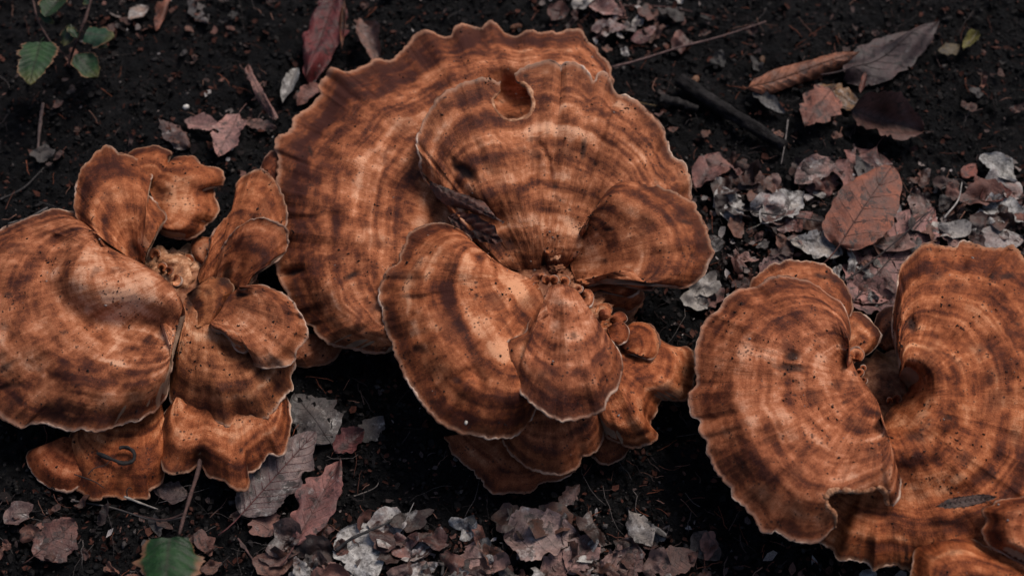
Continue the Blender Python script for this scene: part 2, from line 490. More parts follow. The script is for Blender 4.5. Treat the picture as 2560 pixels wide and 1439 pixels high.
    for (t0, wd, k, s0, s1) in bands:
        tw = t + 0.035 * vn(A2 / 70, t * 2, sd + 6)
        band = band + k * np.exp(-((tw - t0) / wd) ** 2) * sstep(s0 - .05, s0 + .05, s) * (1 - sstep(s1 - .05, s1 + .05, s))
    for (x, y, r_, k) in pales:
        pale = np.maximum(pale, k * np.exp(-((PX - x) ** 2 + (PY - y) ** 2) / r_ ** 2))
    top = at(PX, PY, Z / 100)
    thick = (0.0022 + th / 100 * (1 - t) ** 0.8 + 0 * s)
    bot = top.copy(); bot[..., 2] -= thick
    # the underside steps in a little behind the rim
    V = np.vstack([top.reshape(-1, 3), bot.reshape(-1, 3)])
    q = (np.arange(M - 1)[:, None] * N + np.arange(N - 1)[None]).ravel()
    Ft = np.stack([q, q + 1, q + N + 1, q + N], 1)
    Ft = Ft[~gone.ravel()[Ft].any(1)]
    nrm = np.cross(top[M // 2, N // 2 + 1] - top[M // 2, N // 2], top[M // 2 + 1, N // 2] - top[M // 2, N // 2])
    if nrm[2] < 0: Ft = Ft[:, ::-1]
    K = M * N
    Fb = Ft[:, ::-1] + K
    def wall(idx):
        a, b = idx[:-1], idx[1:]
        return np.stack([a, b, b + K, a + K], 1)
    sides = np.vstack([wall((M - 1) * N + np.arange(N)), wall(np.arange(N)), wall(np.arange(M) * N), wall(np.arange(M) * N + N - 1)])
    g2 = np.concatenate([gone.ravel()] * 2)
    sides = sides[~g2[sides].any(1)]
    if nrm[2] < 0: sides = sides[:, ::-1]
    F = np.vstack([Ft, sides, Fb])
    mi = np.concatenate([np.zeros(len(Ft) + len(sides)), np.ones(len(Fb))])
    flat = lambda a: np.concatenate([np.broadcast_to(a, PX.shape).ravel()] * 2)
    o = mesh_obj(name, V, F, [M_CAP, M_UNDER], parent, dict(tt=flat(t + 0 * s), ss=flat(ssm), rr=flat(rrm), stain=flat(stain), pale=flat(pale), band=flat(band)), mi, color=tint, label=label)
    # pale swollen margin along the rim
    E = top[-1].copy(); E[:, 2] -= 0.0009
    w = rimw / 1000 * (0.62 + 0.55 * vn(arc / 34, sd + 1) + 0.38 * vn(arc / 10, sd + 2))
    w = np.maximum(w, 0.00035) * np.clip(np.minimum(arc, L - arc) / 22, 0.12, 1)
    E[:, 2] += 0.0005 * vn(arc / 10, sd + 7)
    tv, tf, off, a = [], [], 0, 0
    ok = ~gone[-1]
    while a < N:
        if not ok[a]: a += 1; continue
        b = a
        while b < N and ok[b]: b += 1
        if b - a > 3:
            v_, f_ = tube(E[a:b], w[a:b], 6)
            tv.append(v_); tf += [[q_ + off for q_ in ff] for ff in f_]; off += len(v_)
        a = b
    mesh_obj('margin', np.vstack(tv), tf, M_RIM, o, color=rim)
    for B in bites:
        Bp = spline(B[:-3], 110)[:, :2]
        fx, fy = PX[~gone], PY[~gone]; ft = top[~gone]; fk = thick[~gone] if thick.shape == PX.shape else np.broadcast_to(thick, PX.shape)[~gone]
        k_ = ((fx[None] - Bp[:, :1]) ** 2 + (fy[None] - Bp[:, 1:]) ** 2).argmin(1)
        zz = np.convolve(np.pad(ft[k_, 2], 5, 'edge'), np.ones(11) / 11, 'valid'); tk = fk[k_].mean()
        P_ = at(Bp[:, 0], Bp[:, 1], zz - tk * 0.35)
        aa = np.arange(110)
        v_, f_ = tube(P_, tk * 0.5 * (1 + 0.3 * vn(aa / 4.0, sd) + .2 * vn(aa / 1.7, sd)) * np.clip(np.minimum(aa, 109 - aa) / 8, .3, 1), 8)
        mesh_obj('torn_edge', v_, f_, M_FLESH, o, color=(1.0, 0.85, 0.78))
    CAP_POLYS.append(np.vstack([O, I[::-1]]))
    if dirt:
        tp = top[2:-1].reshape(-1, 3)
        CAP_TOPS.setdefault(parent.name, []).append(tp)
    return o

def bud(parent, cx, cy, r, ang, z, zi=None, spread=250, rimw=1.5, tint=(1.05, 1.0, 0.95), sq=1.0, rim=(0.60, 0.43, 0.34), bulge=0.35, label=None):
    """tiny young cap: a round fan growing from its own point"""
    a = np.radians(ang + np.linspace(-spread / 2, spread / 2, 13))
    outer = np.stack([cx + r * np.cos(a), cy + r * sq * np.sin(a)], 1)
    b = math.radians(ang)
    hx, hy = cx - r * 0.55 * math.cos(b), cy - r * 0.55 * sq * math.sin(b)
    inner = [(hx - r * .12 * math.sin(b), hy + r * .12 * math.cos(b)), (hx + r * .12 * math.sin(b), hy - r * .12 * math.cos(b))]
    if np.cross(outer[0] - (hx, hy), outer[-1] - (hx, hy)) > 0: inner = inner[::-1]
    return cap(parent, outer, inner, z, (z - 0.5) if zi is None else zi, bulge * .4, 0.10, 0.14, tint=tint, rim=rim, rimw=rimw, th=0.35, name='bud', cren=0.9, dirt=False, res=2.0, label=label)

def lump(name, c, r, mat, parent, color, sc=(1, 1, 1), rough=0.3, n=18, seed=0.0):
    """knobbly lump"""
    u = np.linspace(0, 2 * math.pi, n, endpoint=False)[None]; v = np.linspace(0.02, math.pi - 0.02, n // 2 + 1)[:, None]
    X, Y, Z = np.sin(v) * np.cos(u), np.sin(v) * np.sin(u), np.cos(v) + 0 * u
    d = 1 + rough * fbm(X * 1.7 + seed, Y * 1.7, Z * 1.7 + seed, 3)
    P = np.stack([X * d * sc[0], Y * d * sc[1], Z * d * sc[2]], -1) * r + np.asarray(c)
    m = n // 2 + 1
    i = np.arange(m - 1)[:, None]; j = np.arange(n)[None]
    F = np.stack([i * n + j, (i + 1) * n + j, (i + 1) * n + (j + 1) % n, i * n + (j + 1) % n], -1).reshape(-1, 4)
    F = F.tolist() + [list(range(n)), [(m - 1) * n + k for k in range(n - 1, -1, -1)]]
    return mesh_obj(name, P.reshape(-1, 3), F, mat, parent, color=color)

def stalk(parent, px, py, ztop, r, seed):
    """short thick foot that carries the caps"""
    p = at(px, py, ztop / 100); g0 = gh(p[0], p[1])
    n, m = 40, 16
    u = np.linspace(0, 2 * math.pi, n, endpoint=False)[None]; v = np.linspace(0, 1, m)[:, None]
    rad = r / 100 * (1.0 - 0.45 * v + 0.25 * (1 - v) ** 3) * (1 + 0.22 * vn(3 * np.cos(u) + seed, 3 * np.sin(u), v * 3) + 0.08 * vn(9 * np.cos(u), 9 * np.sin(u) + seed, v * 6))
    rad = rad * np.sqrt(np.clip(1 - (np.clip(v - 0.85, 0, 1) / 0.155) ** 2, 0.0004, 1))
    X, Y = p[0] + rad * np.cos(u), p[1] + rad * np.sin(u)
    Zz = (g0 - 0.012) + v * (ztop / 100 - g0 + 0.012) + 0 * u
    i = np.arange(m - 1)[:, None]; j = np.arange(n)[None]
    F = np.stack([i * n + j, i * n + (j + 1) % n, (i + 1) * n + (j + 1) % n, (i + 1) * n + j], -1).reshape(-1, 4)
    F = F.tolist() + [[(m - 1) * n + k for k in range(n)]]
    return mesh_obj('stalk', np.stack([X, Y, Zz], -1).reshape(-1, 3), F, M_FLESH, parent, color=(0.62, 0.42, 0.34))

# ---- left cluster
pL = on_ground(440, 800)
L_ = empty('mushroom_cluster', pL, 'left cluster of brown fan-shaped mushroom caps, its big cap cut by the left edge', 'mushroom', 'mushroom clusters on the forest floor')
stalk(L_, 470, 760, 5.0, 7.5, 1.0)
cap(L_, [(243, 600), (235, 566), (214, 546), (180, 530), (132, 521), (100, 535), (60, 546), (0, 574), (-70, 615), (-130, 690), (-155, 790), (-140, 900), (-80, 985), (0, 1040), (28, 1058), (52, 1071), (72, 1060), (98, 1058), (128, 1062), (163, 1074), (205, 1072), (248, 1077), (285, 1066), (313, 1058), (346, 1048), (391, 1022), (415, 988), (419, 960), (420, 940), (431, 908), (422, 885), (408, 859), (400, 835), (398, 810)],
    [(272, 622), (330, 646), (395, 682), (440, 725), (456, 762), (448, 792), (418, 806)], [8.2, 8.5, 8.5, 8, 7.5, 7.5, 8, 8.5], [6.0, 7.5, 8.2, 7.8, 6.8], 1.3, 1.0, 0.4,
    ridges=[([(430, 745), (340, 705), (210, 690)], 70, 3.0), ([(385, 805), (300, 815), (200, 790), (120, 700), (150, 610)], 34, -0.9), ([(395, 690), (300, 655), (230, 655)], 26, 0.5)],
    bands=[(0.62, 0.055, 1.3, 0.05, 0.80), (0.42, 0.04, 0.5, 0.1, 0.6), (0.90, 0.05, 0.5, 0.2, 0.95)],
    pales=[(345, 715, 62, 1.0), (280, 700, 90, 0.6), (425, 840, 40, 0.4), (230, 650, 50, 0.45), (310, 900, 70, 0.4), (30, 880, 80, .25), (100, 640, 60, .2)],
    stains_holes=[(20, 735, 14, 6, 0, .8, .05), (160, 830, 9, 7, 0, .7, .05), (10, 920, 36, 9, -35, .7, .1), (30, 965, 34, 8, -10, .6, .1), (5, 890, 20, 8, -30, .5, .1), (150, 1000, 10, 14, 20, .5, .05), (370, 850, 22, 14, 10, .35, 0), (45, 1000, 20, 9, -30, .4, .05)], th=1.2)
cap(L_, [(228, 612), (240, 595), (262, 586), (290, 594), (312, 618), (330, 655)], [(262, 655), (300, 668)], 6.3, 5.5, 0.6, 0.4, 0.15, rim=(0.35, 0.2, 0.14))
cap(L_, [(396, 800), (402, 850), (416, 872), (432, 887), (448, 872), (458, 845), (452, 800), (462, 765)], [(425, 775), (440, 760), (452, 758)], 5.9, 7.0, 0.7, 0.5, 0.2, tint=(1.25, 1.3, 1.35), pales=[(430, 820, 60, 0.6)], stains_holes=[(440, 878, 16, 8, 20, .6, .1), (437, 823, 5, 5, 0, .8, .05)])
cap(L_, [(318, 640), (262, 600), (205, 560), (184, 520), (186, 488), (193, 445), (216, 405), (244, 380), (262, 367), (275, 369), (292, 380), (320, 387), (350, 397), (374, 424), (380, 440), (372, 456), (370, 480), (380, 499), (396, 512), (411, 530), (414, 548), (400, 570), (376, 590), (368, 615), (362, 657)],
    [(330, 652), (345, 656), (358, 656)], [7.5, 9, 9.3, 9.2, 9.0, 8.8, 8.2, 7], 6.3, 0.9, 0.8, 0.3, tint=(0.98, 0.98, 0.95),
    ridges=[([(375, 470), (330, 510), (315, 580)], 26, -0.35), ([(400, 545), (350, 600)], 30, 0.4)], stains_holes=[(270, 490, 24, 20, 10, .30, 0), (337, 615, 12, 30, -20, .55, .15)], bands=[(0.86, .05, .6, .1, .6)], pales=[(350, 610, 30, .5), (300, 545, 50, .35)])
cap(L_, [(318, 410), (318, 388), (330, 376), (352, 370), (390, 364), (418, 373), (427, 388), (421, 404), (436, 394), (455, 391), (482, 390), (503, 408), (520, 415), (545, 418), (560, 440), (556, 464), (535, 464), (538, 496), (545, 525), (524, 555), (500, 580), (470, 597), (438, 594), (410, 587), (395, 575)],
    [(368, 450), (376, 480), (388, 510), (396, 535)], [6.8, 7.2, 7, 6.4, 6], 6.0, 0.6, 0.7, 0.3, tint=(0.93, 0.93, 0.93), rim=(0.38, 0.22, 0.15), stains_holes=[(425, 395, 14, 7, 10, .8, .3), (405, 488, 26, 20, 0, .40, .2)], bands=[(0.72, .06, .6, .3, 1)])
cap(L_, [(492, 690), (521, 632), (527, 592), (545, 562), (576, 529), (598, 492), (590, 468), (599, 448), (624, 434), (655, 428), (682, 446), (712, 500), (716, 560), (690, 620), (640, 660)],
    [(500, 712), (530, 712), (565, 700)], [6, 6.8, 7.2, 7.6, 7.2, 6.8], 5.6, 0.3, 0.6, 0.6, tint=(0.86, 0.84, 0.82), rim=(0.34, 0.2, 0.14), ridges=[([(560, 640), (610, 540), (640, 470)], 30, 0.4)], stains_holes=[(655, 530, 40, 20, -60, .25, 0)])
cap(L_, [(548, 640), (556, 620), (570, 596), (590, 570), (620, 553), (650, 545), (685, 552), (716, 575), (718, 620), (690, 652), (660, 667), (642, 680), (636, 700), (620, 716)],
    [(540, 705), (565, 712), (590, 722)], [7.4, 9.6, 9.8, 9.4, 8.2, 7.4], 6.0, 0.4, 0.5, 0.5, tint=(0.84, 0.80, 0.78), stains_holes=[(566, 690, 12, 34, 10, .85, .5), (640, 622, 60, 14, 60, .2, 0)], ridges=[([(590, 690), (600, 620), (650, 570)], 26, -0.5)], rim=(0.46, 0.3, 0.22))
cap(L_, [(600, 716), (636, 711), (660, 713), (685, 724), (712, 736), (742, 770), (768, 820), (761, 855), (738, 872), (734, 898), (706, 914), (679, 919), (650, 916), (636, 911), (643, 893), (626, 875), (608, 880), (590, 872), (574, 846), (556, 830), (540, 833), (528, 826), (522, 812)],
    [(592, 722), (570, 742), (552, 775), (532, 800)], [9.6, 9.8, 9.8, 9.8, 9.6, 8.8], [7.2, 7.8, 7.8, 7.4], 0.7, 0.9, 0.55, tint=(0.92, 0.90, 0.88), stains_holes=[(607, 736, 18, 7, 3, .95, .35), (615, 765, 28, 18, 0, .25, 0)], ridges=[([(660, 905), (700, 870), (735, 825)], 22, 0.6), ([(640, 890), (680, 850), (720, 800)], 22, -0.35)], pales=[(690, 880, 40, .3)])
cap(L_, [(450, 800), (458, 862), (432, 900), (424, 957), (428, 1002), (457, 1022), (496, 1045), (520, 1042), (535, 1051), (556, 1058), (574, 1068), (594, 1051), (608, 1056), (620, 1051), (643, 1058), (679, 1038), (700, 1005), (711, 989), (731, 966), (728, 944), (736, 918), (735, 870), (690, 830)],
    [(462, 745), (490, 735), (525, 745), (555, 775)], [6.2, 6.3, 6.2, 6.2, 6.2, 6.0], [6.4, 6.6, 6.4, 6.0], 0.9, 0.8, 0.3, tint=(0.90, 0.92, 0.88), stains_holes=[(478, 742, 14, 44, 14, .85, .2), (632, 1040, 14, 12, 0, .7, .05), (500, 790, 24, 12, 0, .35, 0), (560, 700, 20, 14, 0, .6, .2)], pales=[(500, 850, 40, .35)], ridges=[([(500, 780), (520, 900), (560, 980)], 40, 0.4)])
cap(L_, [(498, 712), (525, 694), (560, 696), (584, 715), (580, 745), (562, 785), (540, 815), (505, 822)], [(466, 735), (470, 760), (474, 790), (480, 812)], [7.4, 7.8, 7.6, 7.4], [6.8, 7.0, 6.8], .6, .4, .3, tint=(.80, .80, .70), stains_holes=[(480, 735, 16, 44, 16, .9, .3), (560, 700, 22, 16, 0, .8, .2), (520, 730, 10, 10, 0, .6, .1)], rim=(.2, .11, .07), rimw=.8)
cap(L_, [(425, 1010), (400, 1055), (395, 1107), (401, 1153), (414, 1179), (444, 1182), (470, 1177), (492, 1160), (505, 1160), (522, 1190), (555, 1201), (587, 1221), (613, 1224), (623, 1205), (618, 1185), (632, 1178), (659, 1153), (669, 1133), (705, 1136), (718, 1107), (726, 1061), (724, 1015), (714, 985)],
    [(470, 960), (560, 940), (660, 950)], 4.2, 4.4, 0.5, 0.6, 0.35, tint=(0.96, 0.92, 0.88), stains_holes=[(500, 1148, 22, 26, 0, .5, .6), (603, 1125, 7, 8, 0, .9, -.1), (443, 1163, 5, 10, 20, .5, 0)], pales=[(610, 1210, 20, .8)])
cap(L_, [(180, 1070), (158, 1139), (163, 1172), (183, 1211), (222, 1244), (248, 1249), (261, 1237), (294, 1244), (330, 1246), (352, 1250), (372, 1244), (372, 1224), (398, 1208), (411, 1182), (425, 1100)],
    [(250, 1000), (330, 985), (400, 1000)], 3.0, 3.6, 0.5, 0.6, 0.3, tint=(0.94, 0.88, 0.82), stains_holes=[(250, 1030, 60, 16, 10, .3, 0)], rim=(0.36, 0.2, 0.13))
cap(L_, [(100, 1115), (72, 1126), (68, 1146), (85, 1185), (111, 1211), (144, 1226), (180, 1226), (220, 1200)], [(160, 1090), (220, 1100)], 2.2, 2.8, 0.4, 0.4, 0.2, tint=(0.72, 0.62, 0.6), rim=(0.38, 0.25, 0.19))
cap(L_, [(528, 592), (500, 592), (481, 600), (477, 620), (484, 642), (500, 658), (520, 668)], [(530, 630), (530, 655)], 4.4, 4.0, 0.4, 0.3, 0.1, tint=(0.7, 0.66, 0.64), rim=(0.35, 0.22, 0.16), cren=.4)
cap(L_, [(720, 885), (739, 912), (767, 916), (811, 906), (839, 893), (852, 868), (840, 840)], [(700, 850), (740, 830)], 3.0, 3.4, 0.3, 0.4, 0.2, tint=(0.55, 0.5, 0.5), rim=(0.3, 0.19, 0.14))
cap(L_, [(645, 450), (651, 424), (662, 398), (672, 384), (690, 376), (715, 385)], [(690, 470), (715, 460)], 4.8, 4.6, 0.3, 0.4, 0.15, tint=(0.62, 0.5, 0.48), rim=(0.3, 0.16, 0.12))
for k, (x, y, r, a, z) in enumerate([(386, 634, 14, -100, 5.2), (405, 668, 12, -60, 6.0), (422, 676, 11, -30, 6.0), (470, 650, 15, -80, 4.2), (440, 700, 14, 10, 5.4)]):
    bud(L_, x, y, r, a, z, z - 1.2, 230, 1.3, tint=(1.25, 1.3, 1.3), label='small pale broken lobe between the caps' if k else 'small orange knob beside the pale broken flesh')
for k, (x, y, r, z) in enumerate([(425, 690, 1.5, 3.9), (455, 690, 1.9, 3.3), (470, 665, 1.7, 2.9), (445, 655, 1.3, 3.0), (410, 660, 1.4, 3.8), (485, 690, 1.5, 3.2), (455, 720, 1.4, 4.3)]):
    lump('torn_flesh', at(x, y, z / 100), r / 100, M_FLESH, L_, (1.45, 1.35, 1.3), (1.3, 1, .45), 0.75, 30, k * 3.1)

# ---- central cluster
pC = on_ground(1360, 790)
C_ = empty('mushroom_cluster', pC, 'central and largest rosette of brown mushroom caps with a rolled leaf in its crevice', 'mushroom', 'mushroom clusters on the forest floor')
stalk(C_, 1370, 760, 6.4, 9.0, 5.0)
cap(C_, [(990, 872), (960, 880), (922, 879), (890, 872), (861, 868), (822, 859), (788, 836), (780, 814), (752, 803), (733, 790), (725, 768), (719, 740), (712, 722), (692, 680), (688, 640), (687, 605), (700, 580), (707, 562), (697, 548), (680, 528), (680, 502), (690, 460), (695, 400), (685, 370), (688, 345), (725, 325), (730, 305), (745, 285), (770, 270), (800, 235), (797, 212), (815, 195), (820, 176), (837, 170), (860, 178), (890, 176), (925, 157), (945, 145), (970, 155), (985, 146), (1015, 115), (1045, 76), (1070, 74), (1100, 87), (1125, 88), (1137, 66), (1157, 60), (1200, 65), (1215, 55), (1237, 55), (1256, 76), (1270, 84), (1287, 91), (1310, 80), (1330, 75), (1355, 82), (1380, 82), (1400, 77), (1425, 72), (1450, 75), (1465, 90), (1472, 107), (1490, 117), (1496, 134), (1515, 150), (1525, 175), (1535, 198), (1530, 222)],
    [(1110, 770), (1150, 690), (1180, 610), (1205, 530), (1250, 450), (1330, 380), (1430, 310)], [7.5, 7.3, 7.5, 7.2, 7.5, 7.6, 7.4], [6.5, 6.2, 5.6, 5.6, 6, 7, 8], 1.6, 1.1, 0.38, tint=(1.0, 0.97, 0.95), rim=(0.33, 0.17, 0.11), rimw=1.2,
    bands=[(0.80, .03, .6, .45, 1), (0.66, .035, .7, .5, 1), (0.57, .05, .75, .1, .45), (0.35, .04, .6, .1, .5), (.93, .05, .5, 0, 1)],
    ridges=[([(1270, 250), (1330, 262)], 64, -4.2), ([(690, 552), (760, 545), (850, 535)], 9, -0.28), ([(720, 335), (800, 340)], 10, -0.2), ([(700, 690), (750, 672)], 12, -0.6), ([(730, 800), (790, 770)], 12, -.2), ([(1195, 70), (1200, 110)], 10, -.25), ([(820, 190), (880, 220)], 9, -.2)],
    stains_holes=[(880, 688, 24, 9, -28, .95, .3), (738, 681, 30, 8, -18, .9, .3), (1008, 318, 30, 34, 0, .33, 0), (940, 600, 26, 24, 0, .32, 0), (918, 565, 16, 14, 0, .3, 0), (775, 375, 6, 17, -15, .9, 0), (780, 463, 8, 5, 0, .8, 0), (885, 452, 4, 4, 0, .9, 0), (1018, 563, 10, 8, 0, .4, .05), (955, 605, 18, 22, 30, .3, 0), (855, 640, 10, 8, 0, .4, 0), (880, 212, 20, 9, 10, .3, 0), (1230, 105, 14, 7, 0, .4, 0), (1410, 125, 16, 12, 0, .25, 0)],
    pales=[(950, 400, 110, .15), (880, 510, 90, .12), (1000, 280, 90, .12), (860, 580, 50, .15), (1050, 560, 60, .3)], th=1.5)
cap(C_, [(1072, 462), (1063, 450), (1052, 424), (1050, 394), (1042, 365), (1042, 340), (1055, 310), (1067, 285), (1085, 260), (1100, 235), (1130, 220), (1165, 202), (1200, 195), (1226, 196), (1248, 205), (1270, 196), (1292, 182), (1320, 162), (1350, 155), (1376, 154), (1400, 164), (1412, 180), (1406, 184), (1404, 164), (1420, 157), (1446, 161), (1470, 180), (1480, 197), (1489, 200), (1495, 186), (1514, 180), (1527, 205), (1534, 224), (1550, 238), (1580, 246), (1610, 270), (1645, 305), (1660, 330), (1662, 350), (1672, 366), (1682, 390), (1710, 405), (1720, 425), (1726, 460), (1728, 500), (1715, 530)],
    [(1262, 668), (1308, 680), (1352, 690), (1402, 684), (1438, 640)], [10.6, 12.2, 13.2, 13.2, 12.4, 12.6, 12.8, 12.4, 11.6, 10.8, 10.2], [6.4, 5.4, 5.2, 5.4, 6.0], 0.9, 0.9, 0.42, tint=(0.97, 0.95, 0.92),
    bands=[(0.80, .04, .5, .15, 1), (0.52, .05, .6, 0.1, .8), (.92, .03, .4, 0, 1)], pw=0.75,
    ridges=[([(1350, 360), (1372, 400), (1376, 450)], 7, -0.30), ([(1225, 490), (1205, 430), (1235, 370)], 50, 1.1), ([(1090, 430), (1150, 500), (1230, 560)], 30, -1.0), ([(1290, 470), (1320, 520), (1345, 600)], 30, .3), ([(1490, 370), (1470, 470), (1420, 560)], 34, -.3)],
    stains_holes=[(1160, 428, 40, 16, 38, .97, .5), (1458, 375, 9, 28, 5, .85, .12), (1415, 380, 40, 18, 40, .35, 0), (1340, 385, 22, 16, 30, .45, 0), (1388, 467, 9, 8, 0, .85, .1), (1250, 460, 20, 14, 0, .35, .1), (1210, 540, 30, 20, 10, .4, 0), (1260, 610, 60, 26, 10, .5, .1), (1315, 190, 9, 6, 0, .9, 0), (1488, 410, 7, 8, 0, .85, 0), (1225, 420, 30, 16, 30, .3, 0), (1240, 400, 14, 10, 20, .3, 0), (1290, 520, 14, 12, 0, .3, 0), (1360, 660, 8, 26, 0, .9, .5)],
    bites=[[(1250, 226), (1240, 238), (1230, 250), (1237, 275), (1255, 295), (1275, 303), (1300, 300), (1322, 290), (1333, 270), (1332, 248), (1322, 222), (1304, 208), (1290, 199), (1280, 165), (1262, 165), (1252, 195)]],
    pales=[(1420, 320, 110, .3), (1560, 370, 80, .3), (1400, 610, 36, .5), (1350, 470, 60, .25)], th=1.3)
cap(C_, [(1476, 560), (1484, 535), (1500, 505), (1520, 470), (1545, 446), (1576, 437), (1612, 442), (1645, 464), (1680, 477), (1715, 496), (1738, 509), (1747, 535), (1765, 565), (1776, 600), (1784, 636), (1775, 647), (1757, 690), (1722, 714), (1694, 718), (1665, 706), (1645, 685), (1618, 667), (1590, 664)],
    [(1440, 590), (1425, 620), (1425, 660), (1440, 705)], [8.8, 12.2, 12.8, 12.4, 11.8, 11.4, 10.6], [6.4, 5.8, 5.8, 6.2], 1.5, 1.2, 0.3, tint=(0.98, 0.94, 0.88),
    bands=[(0.55, .06, .7, .2, .8), (.78, .04, .4, .2, 1), (.9, .04, .5, 0, 1)], ridges=[([(1440, 660), (1500, 560), (1570, 480)], 40, .4), ([(1640, 640), (1720, 640)], 24, -.2)],
    stains_holes=[(1521, 573, 17, 6, 5, .85, .12), (1612, 560, 26, 34, 20, .35, 0), (1510, 652, 12, 11, 0, .55, 0), (1718, 615, 4, 4, 0, .95, .05), (1715, 555, 22, 6, 15, .7, 0), (1607, 468, 14, 10, 0, .4, 0), (1730, 640, 6, 8, 0, .6, 0)], pales=[(1470, 640, 50, .25)], th=1.2)
cap(C_, [(1480, 716), (1520, 706), (1564, 709), (1590, 719), (1618, 724), (1638, 718), (1648, 703), (1640, 680), (1610, 655)], [(1440, 700), (1460, 692), (1490, 672)], [7.6, 8.4, 8.6, 8.2], 7.2, 0.7, 0.5, 0.15, tint=(1.0, 0.95, 0.88))
cap(C_, [(1490, 735), (1513, 728), (1538, 736), (1566, 742), (1585, 737), (1597, 725), (1590, 705)], [(1450, 712), (1480, 700)], 6.9, 6.6, 0.4, 0.4, 0.15, tint=(0.95, 0.9, 0.85), cren=.6)
cap(C_, [(1468, 790), (1500, 786), (1542, 777), (1571, 776), (1590, 768), (1604, 756), (1610, 738), (1600, 722)], [(1462, 730), (1490, 722)], 5.8, 6.4, 0.4, 0.4, 0.2, tint=(0.9, 0.84, 0.78), stains_holes=[(1510, 752, 30, 10, 0, .4, .1)])
# front left cap of the rosette
cap(C_, [(1186, 616), (1176, 595), (1160, 580), (1145, 570), (1120, 560), (1090, 557), (1055, 567), (1025, 582), (1014, 596), (1015, 608), (1000, 635), (997, 655), (970, 672), (955, 700), (947, 723), (950, 751), (956, 768), (960, 800), (969, 834), (983, 868), (1005, 918), (1033, 973), (1072, 1029), (1100, 1054), (1144, 1076), (1188, 1087), (1227, 1094), (1255, 1090), (1277, 1092), (1311, 1073), (1334, 1034), (1352, 980), (1350, 900), (1345, 840)],
    [(1262, 672), (1310, 688), (1345, 712), (1362, 760), (1365, 800)], [11.0, 12.0, 11.8, 11.6, 11.4, 11.4, 11.4, 11.0, 10.8, 10.6], [9.4, 10.2, 10.6, 10.2, 9.8], 1.5, 1.2, 0.4, tint=(1.02, 0.99, 0.96),
    bands=[(0.55, .07, .9, .3, .75), (.74, .03, .55, .2, 1), (.86, .03, .5, .2, 1), (.93, .03, .45, .1, 1)],
    ridges=[([(1190, 700), (1230, 830), (1290, 960)], 42, .55), ([(1150, 940), (1180, 925), (1200, 950)], 13, -.5), ([(960, 740), (1060, 745), (1090, 735)], 8, -.2), ([(1000, 850), (1090, 830)], 12, -.25), ([(1300, 700), (1230, 690), (1150, 640)], 40, .4)],
    stains_holes=[(1010, 690, 50, 18, 10, .5, .15), (1130, 820, 60, 36, 35, .32, .1), (1190, 900, 50, 20, 60, .3, .1), (1140, 950, 16, 10, 20, .6, .1), (1050, 875, 24, 12, 20, .5, .1), (1190, 740, 5, 10, 10, .9, .05), (1235, 745, 26, 18, 15, .45, .05), (1130, 665, 20, 16, 0, .35, 0), (965, 770, 10, 5, 0, .8, .1), (1080, 1005, 10, 7, 0, .6, .05), (1320, 760, 44, 22, -30, .4, .1)],
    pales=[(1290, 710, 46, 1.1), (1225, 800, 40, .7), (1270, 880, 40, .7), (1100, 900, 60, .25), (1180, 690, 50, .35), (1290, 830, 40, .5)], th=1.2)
cap(C_, [(1330, 790), (1321, 809), (1316, 828), (1292, 841), (1270, 853), (1258, 885), (1259, 922), (1274, 944), (1300, 950), (1330, 930)], [(1350, 840), (1355, 870), (1352, 900)], 13.4, 12.9, 0.4, 0.4, 0.15, tint=(0.95, 0.92, 0.9), stains_holes=[(1310, 880, 10, 34, 10, .4, .1)], cren=.7)
# nose-shaped front cap
cap(C_, [(1374, 800), (1350, 818), (1327, 838), (1324, 863), (1313, 889), (1308, 915), (1293, 926), (1289, 946), (1298, 971), (1321, 1000), (1357, 1028), (1393, 1046), (1434, 1049), (1481, 1038), (1509, 1024), (1513, 1002), (1524, 982), (1547, 966), (1553, 935), (1554, 894), (1538, 863), (1511, 833), (1481, 804), (1458, 786)],
    [(1362, 740), (1376, 714), (1408, 710), (1440, 722), (1452, 748)], [13.6, 14.4, 14.6, 14.4, 14.0, 13.4], [11.8, 12.4, 12.4, 11.8], 0.5, 0.9, 0.4, tint=(0.95, 0.88, 0.86),
    bands=[(0.52, .05, .9, .1, .9), (.66, .022, .7, .1, .9), (.77, .025, .8, 0, 1), (.88, .025, .8, 0, 1)], ridges=[([(1405, 725), (1420, 800), (1422, 850)], 42, 1.3), ([(1390, 800), (1345, 880)], 22, -.3), ([(1462, 800), (1490, 880)], 22, -.35)],
    stains_holes=[(1434, 838, 11, 9, 0, .7, .05), (1400, 760, 16, 9, 20, .4, .05), (1370, 930, 18, 12, 20, .35, 0), (1380, 975, 30, 10, 20, .4, 0), (1500, 985, 20, 14, -20, .35, 0), (1450, 860, 6, 30, 5, .25, 0)], pales=[(1425, 840, 40, .55), (1405, 745, 30, .4)], th=1.2, pw=.8, smooth=.03)
cap(C_, [(1258, 1080), (1260, 1102), (1270, 1121), (1295, 1149), (1331, 1172), (1373, 1182), (1409, 1184), (1440, 1170), (1452, 1150), (1456, 1136), (1476, 1136), (1501, 1110), (1511, 1069), (1506, 1030)], [(1320, 1010), (1390, 985), (1460, 990)], 7.0, 7.6, 0.9, 0.8, 0.25, tint=(0.92, 0.84, 0.8), rim=(0.42, 0.25, 0.17), bands=[(.55, .05, .6, 0, 1), (.75, .04, .6, 0, 1), (.9, .03, .5, 0, 1)], stains_holes=[(1462, 1062, 9, 5, 20, .7, 0), (1450, 1140, 10, 8, 0, .7, .1)])
